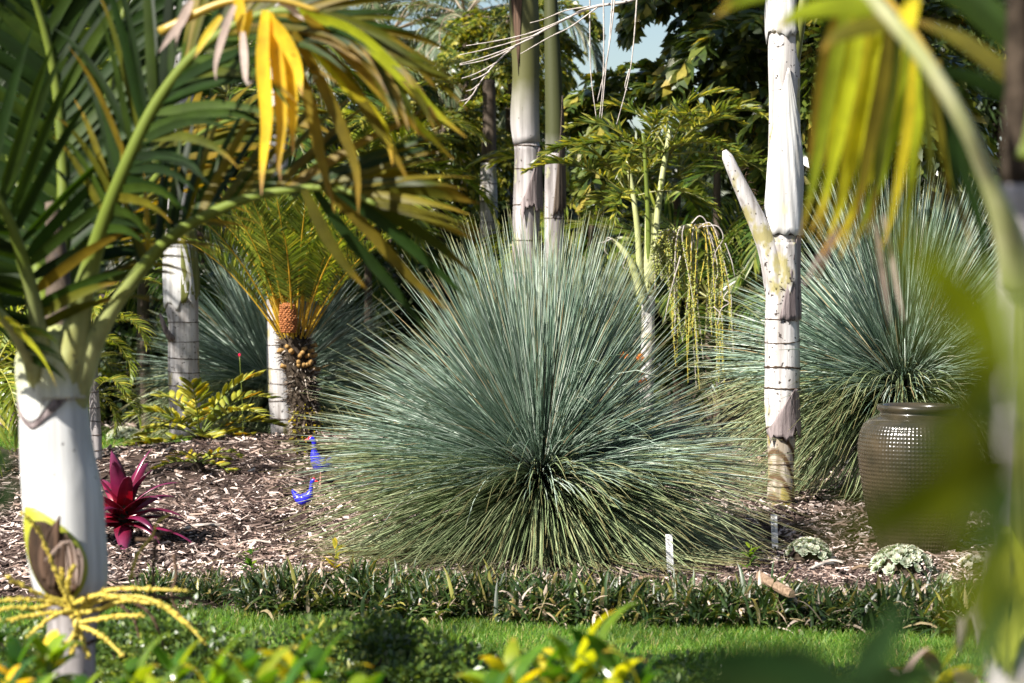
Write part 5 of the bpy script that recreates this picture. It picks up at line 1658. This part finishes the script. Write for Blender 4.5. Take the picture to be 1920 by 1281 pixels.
# ------------------------------------------------------------------ dead hanging flower sprays of the overhead palm
Yt = 14.6
top = P(1195, -25, Yt)
th = Thing('dead_flower_spray', 'bleached bare flower branches hanging from overhead across the top', 'flower spray', top)
main = th.part('branch', tube(cr(PS([(1215, -40), (1190, -2), (1110, 14), (1060, 36), (970, 85), (930, 118), (900, 155), (885, 180), (868, 200)], Yt), 40), np.linspace(.011, .003, 40) * (1 + .15 * np.sin(np.arange(40) * 2)), 6), M['twig_white'])
for pts in ([(1062, 35), (1000, 60), (940, 75), (874, 86)], [(1010, 64), (950, 82), (900, 95), (862, 103)], [(1000, 70), (950, 92), (905, 108), (862, 120)], [(965, 88), (930, 105), (900, 115), (862, 122)], [(930, 118), (905, 132), (882, 142), (866, 147)],
            [(918, 134), (900, 144), (884, 150)], [(896, 160), (885, 168), (874, 171)], [(1120, 14), (1070, 50), (1030, 70), (976, 101)], [(1105, 12), (1060, 20), (1020, 36), (994, 43)], [(888, 176), (876, 186), (860, 190)]):
    th.part('twig', tube(cr(PS(pts, Yt - .02), 18), np.linspace(.0048, .0024, 18) * (1 + .2 * np.sin(np.arange(18) * 2.3)), 5), M['twig_white'], parent=main)
for q, pts in enumerate(([(1106, -30), (1106, 60), (1108, 140), (1118, 222)], [(1131, -30), (1132, 80), (1130, 160), (1124, 222)], [(1150, -30), (1142, 80), (1134, 150), (1128, 224)], [(1196, -30), (1188, 80), (1178, 150), (1156, 234)], [(1154, -20), (1146, 60), (1136, 120), (1120, 190)], [(1180, 130), (1172, 160), (1176, 170)])):
    th.part('hanging_twig', tube(cr(PS(pts, Yt - .04 * q), 30), np.linspace(.005, .0022, 30) * (1 + .2 * np.sin(np.arange(30) * 2.1)), 5), M['twig_white'])

# ------------------------------------------------------------------ palms and shrubs of the planting behind
def back_palm(label, cx, cy, Y, key, n, seed, scale=1.0, elo=-15, ehi=80, tw=16, name='background_palm', az0=None, az1=None, trunk='brown_bark', lean=0):
    c = P(cx, cy, Y)
    g = float(H(c[0] - lean, Y))
    th = Thing(name, label, 'palm tree', (c[0] - lean, c[1], g))
    th.part('trunk', tube(cr([(c[0] - lean, Y, g - .05), (c[0] - lean * .4, Y, (g + c[2]) / 2), c], 24), np.linspace(tw * Y / FPX * .55, tw * Y / FPX * .4, 24), 14), M[trunk])
    add_fronds(th, c, key, n, seed, scale, elo, ehi, az0, az1)
    return th


def back_tree(label, cx, cy, Y, rx, rz_, n, seed, mat='tree', L=.22, w=.09, clumps=26, name='background_tree', shell=.4):
    rng = np.random.default_rng(seed)
    c = P(cx, cy, Y)
    g = float(H(c[0], Y))
    th = Thing(name, label, 'tree' if 'tree' in name else 'shrub', (c[0], c[1], g))
    th.part('crown' if 'tree' in name else 'foliage', leaf_cloud(rng, c, (rx, rx * .8, rz_), n, L, w, clumps=clumps, shell=shell), M[mat])
    h = c[2] - g
    th.part('trunk' if 'tree' in name else 'stem', tube(cr([(c[0], Y, g - .05), (c[0] + .1, Y, g + h * .5), c], 12), np.linspace(.035 * h, .012 * h, 12), 9), M['brown_bark'])
    for q in range(5):
        a = q * 1.26
        e = c + A([rx * .6 * math.cos(a), rx * .5 * math.sin(a), rz_ * .3])
        th.part('limb', tube(cr([c + A([0, 0, -.5 * h * .4]), (c + e) / 2, e], 8), np.linspace(.012 * h, .004 * h, 8), 6), M['brown_bark'])


for lab, (x, y, z), key, n, sca, sd in (('added unseen tall palm beyond the left edge to shade the far grass tree', (-5.9, 16.0, 5.5), 'feather', 16, 1.1, 631),
                                    ('second added unseen tall palm beyond the left edge to shade the left background', (-6.6, 19.5, 5.5), 'feather', 16, 1.1, 632),):
    th = Thing('unseen_shade_palm', lab, 'palm tree', (x, y, float(H(x, y))))  # unseen palms added past the left edge to cast shade on the background
    th.part('trunk', tube(cr([(x, y, -.05), (x + .1, y, z * .5), (x, y, z)], 30), np.linspace(.13, .08, 30), 18), M['grey_bark'])
    add_fronds(th, (x, y, z), key, n, sd, sca, -5, 80)
back_palm('drooping grey green feather palm at the top between the front fronds and stout palm', 735, 60, 27, 'feather_grey', 17, 601, .85, -40, 60)
back_palm('second weeping feather palm further right at the top', 872, 30, 25.5, 'feather_grey', 15, 602, .75, -45, 60)
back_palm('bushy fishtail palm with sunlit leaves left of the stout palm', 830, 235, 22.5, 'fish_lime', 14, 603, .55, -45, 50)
back_palm('dark fishtail palm arching behind the hanging twigs', 1345, 165, 19, 'fish', 4, 604, .66, 8, 34, az0=165, az1=195)
back_palm('shaded fishtail palm filling the top right behind the white palm', 1430, -60, 19.5, 'fish', 13, 605, .62, -60, 45)
back_palm('dark fishtail palm behind the blurred leaflets at right', 1620, 60, 18.5, 'fish', 15, 606, .8, -50, 60)
back_palm('feather palm low behind the fruiting palm', 1110, 420, 20, 'lime', 15, 607, .9, -30, 80)
back_palm('green feather palm under the hanging fruit', 1330, 560, 18.2, 'green', 16, 608, .95, -25, 80)
back_palm('small green palm low behind the central grass tree', 1120, 560, 18.6, 'green', 14, 609, .7, -20, 75)
back_palm('yellow green palm with silvery fronds behind the front palm arch', 690, 330, 21, 'lime', 15, 610, .9, -30, 80)
back_palm('feathery palm behind the cycad fronds', 640, 470, 22, 'feather', 13, 611, .7, -25, 80)
back_palm('bright areca palm at the far left edge', -10, 690, 15.5, 'areca', 16, 612, .9, -40, 80)
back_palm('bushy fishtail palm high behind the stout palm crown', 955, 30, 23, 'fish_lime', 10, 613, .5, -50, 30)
back_palm('bright palm with lime leaves behind the crown of the fruiting palm', 1270, 330, 20.5, 'lime', 12, 614, .65, -10, 75)
back_palm('shaded feather palm filling the far left top', 120, 230, 20.5, 'feather', 15, 615, 1.0, -30, 80)
back_palm('shaded feather palm above the left white palm', 430, 180, 22, 'feather', 14, 616, 1.0, -30, 80)
back_palm('low palm with green fronds right of the white palm', 1560, 420, 18.5, 'green', 15, 617, 1.1, -30, 80)
back_palm('slim brown stemmed palm in the shade left of the white palm', 268, 460, 21, 'feather', 12, 618, .8, -30, 75, tw=26)
back_palm('low areca palm in shade near the far lawn', 120, 690, 22.5, 'areca', 12, 619, .9, -30, 80)

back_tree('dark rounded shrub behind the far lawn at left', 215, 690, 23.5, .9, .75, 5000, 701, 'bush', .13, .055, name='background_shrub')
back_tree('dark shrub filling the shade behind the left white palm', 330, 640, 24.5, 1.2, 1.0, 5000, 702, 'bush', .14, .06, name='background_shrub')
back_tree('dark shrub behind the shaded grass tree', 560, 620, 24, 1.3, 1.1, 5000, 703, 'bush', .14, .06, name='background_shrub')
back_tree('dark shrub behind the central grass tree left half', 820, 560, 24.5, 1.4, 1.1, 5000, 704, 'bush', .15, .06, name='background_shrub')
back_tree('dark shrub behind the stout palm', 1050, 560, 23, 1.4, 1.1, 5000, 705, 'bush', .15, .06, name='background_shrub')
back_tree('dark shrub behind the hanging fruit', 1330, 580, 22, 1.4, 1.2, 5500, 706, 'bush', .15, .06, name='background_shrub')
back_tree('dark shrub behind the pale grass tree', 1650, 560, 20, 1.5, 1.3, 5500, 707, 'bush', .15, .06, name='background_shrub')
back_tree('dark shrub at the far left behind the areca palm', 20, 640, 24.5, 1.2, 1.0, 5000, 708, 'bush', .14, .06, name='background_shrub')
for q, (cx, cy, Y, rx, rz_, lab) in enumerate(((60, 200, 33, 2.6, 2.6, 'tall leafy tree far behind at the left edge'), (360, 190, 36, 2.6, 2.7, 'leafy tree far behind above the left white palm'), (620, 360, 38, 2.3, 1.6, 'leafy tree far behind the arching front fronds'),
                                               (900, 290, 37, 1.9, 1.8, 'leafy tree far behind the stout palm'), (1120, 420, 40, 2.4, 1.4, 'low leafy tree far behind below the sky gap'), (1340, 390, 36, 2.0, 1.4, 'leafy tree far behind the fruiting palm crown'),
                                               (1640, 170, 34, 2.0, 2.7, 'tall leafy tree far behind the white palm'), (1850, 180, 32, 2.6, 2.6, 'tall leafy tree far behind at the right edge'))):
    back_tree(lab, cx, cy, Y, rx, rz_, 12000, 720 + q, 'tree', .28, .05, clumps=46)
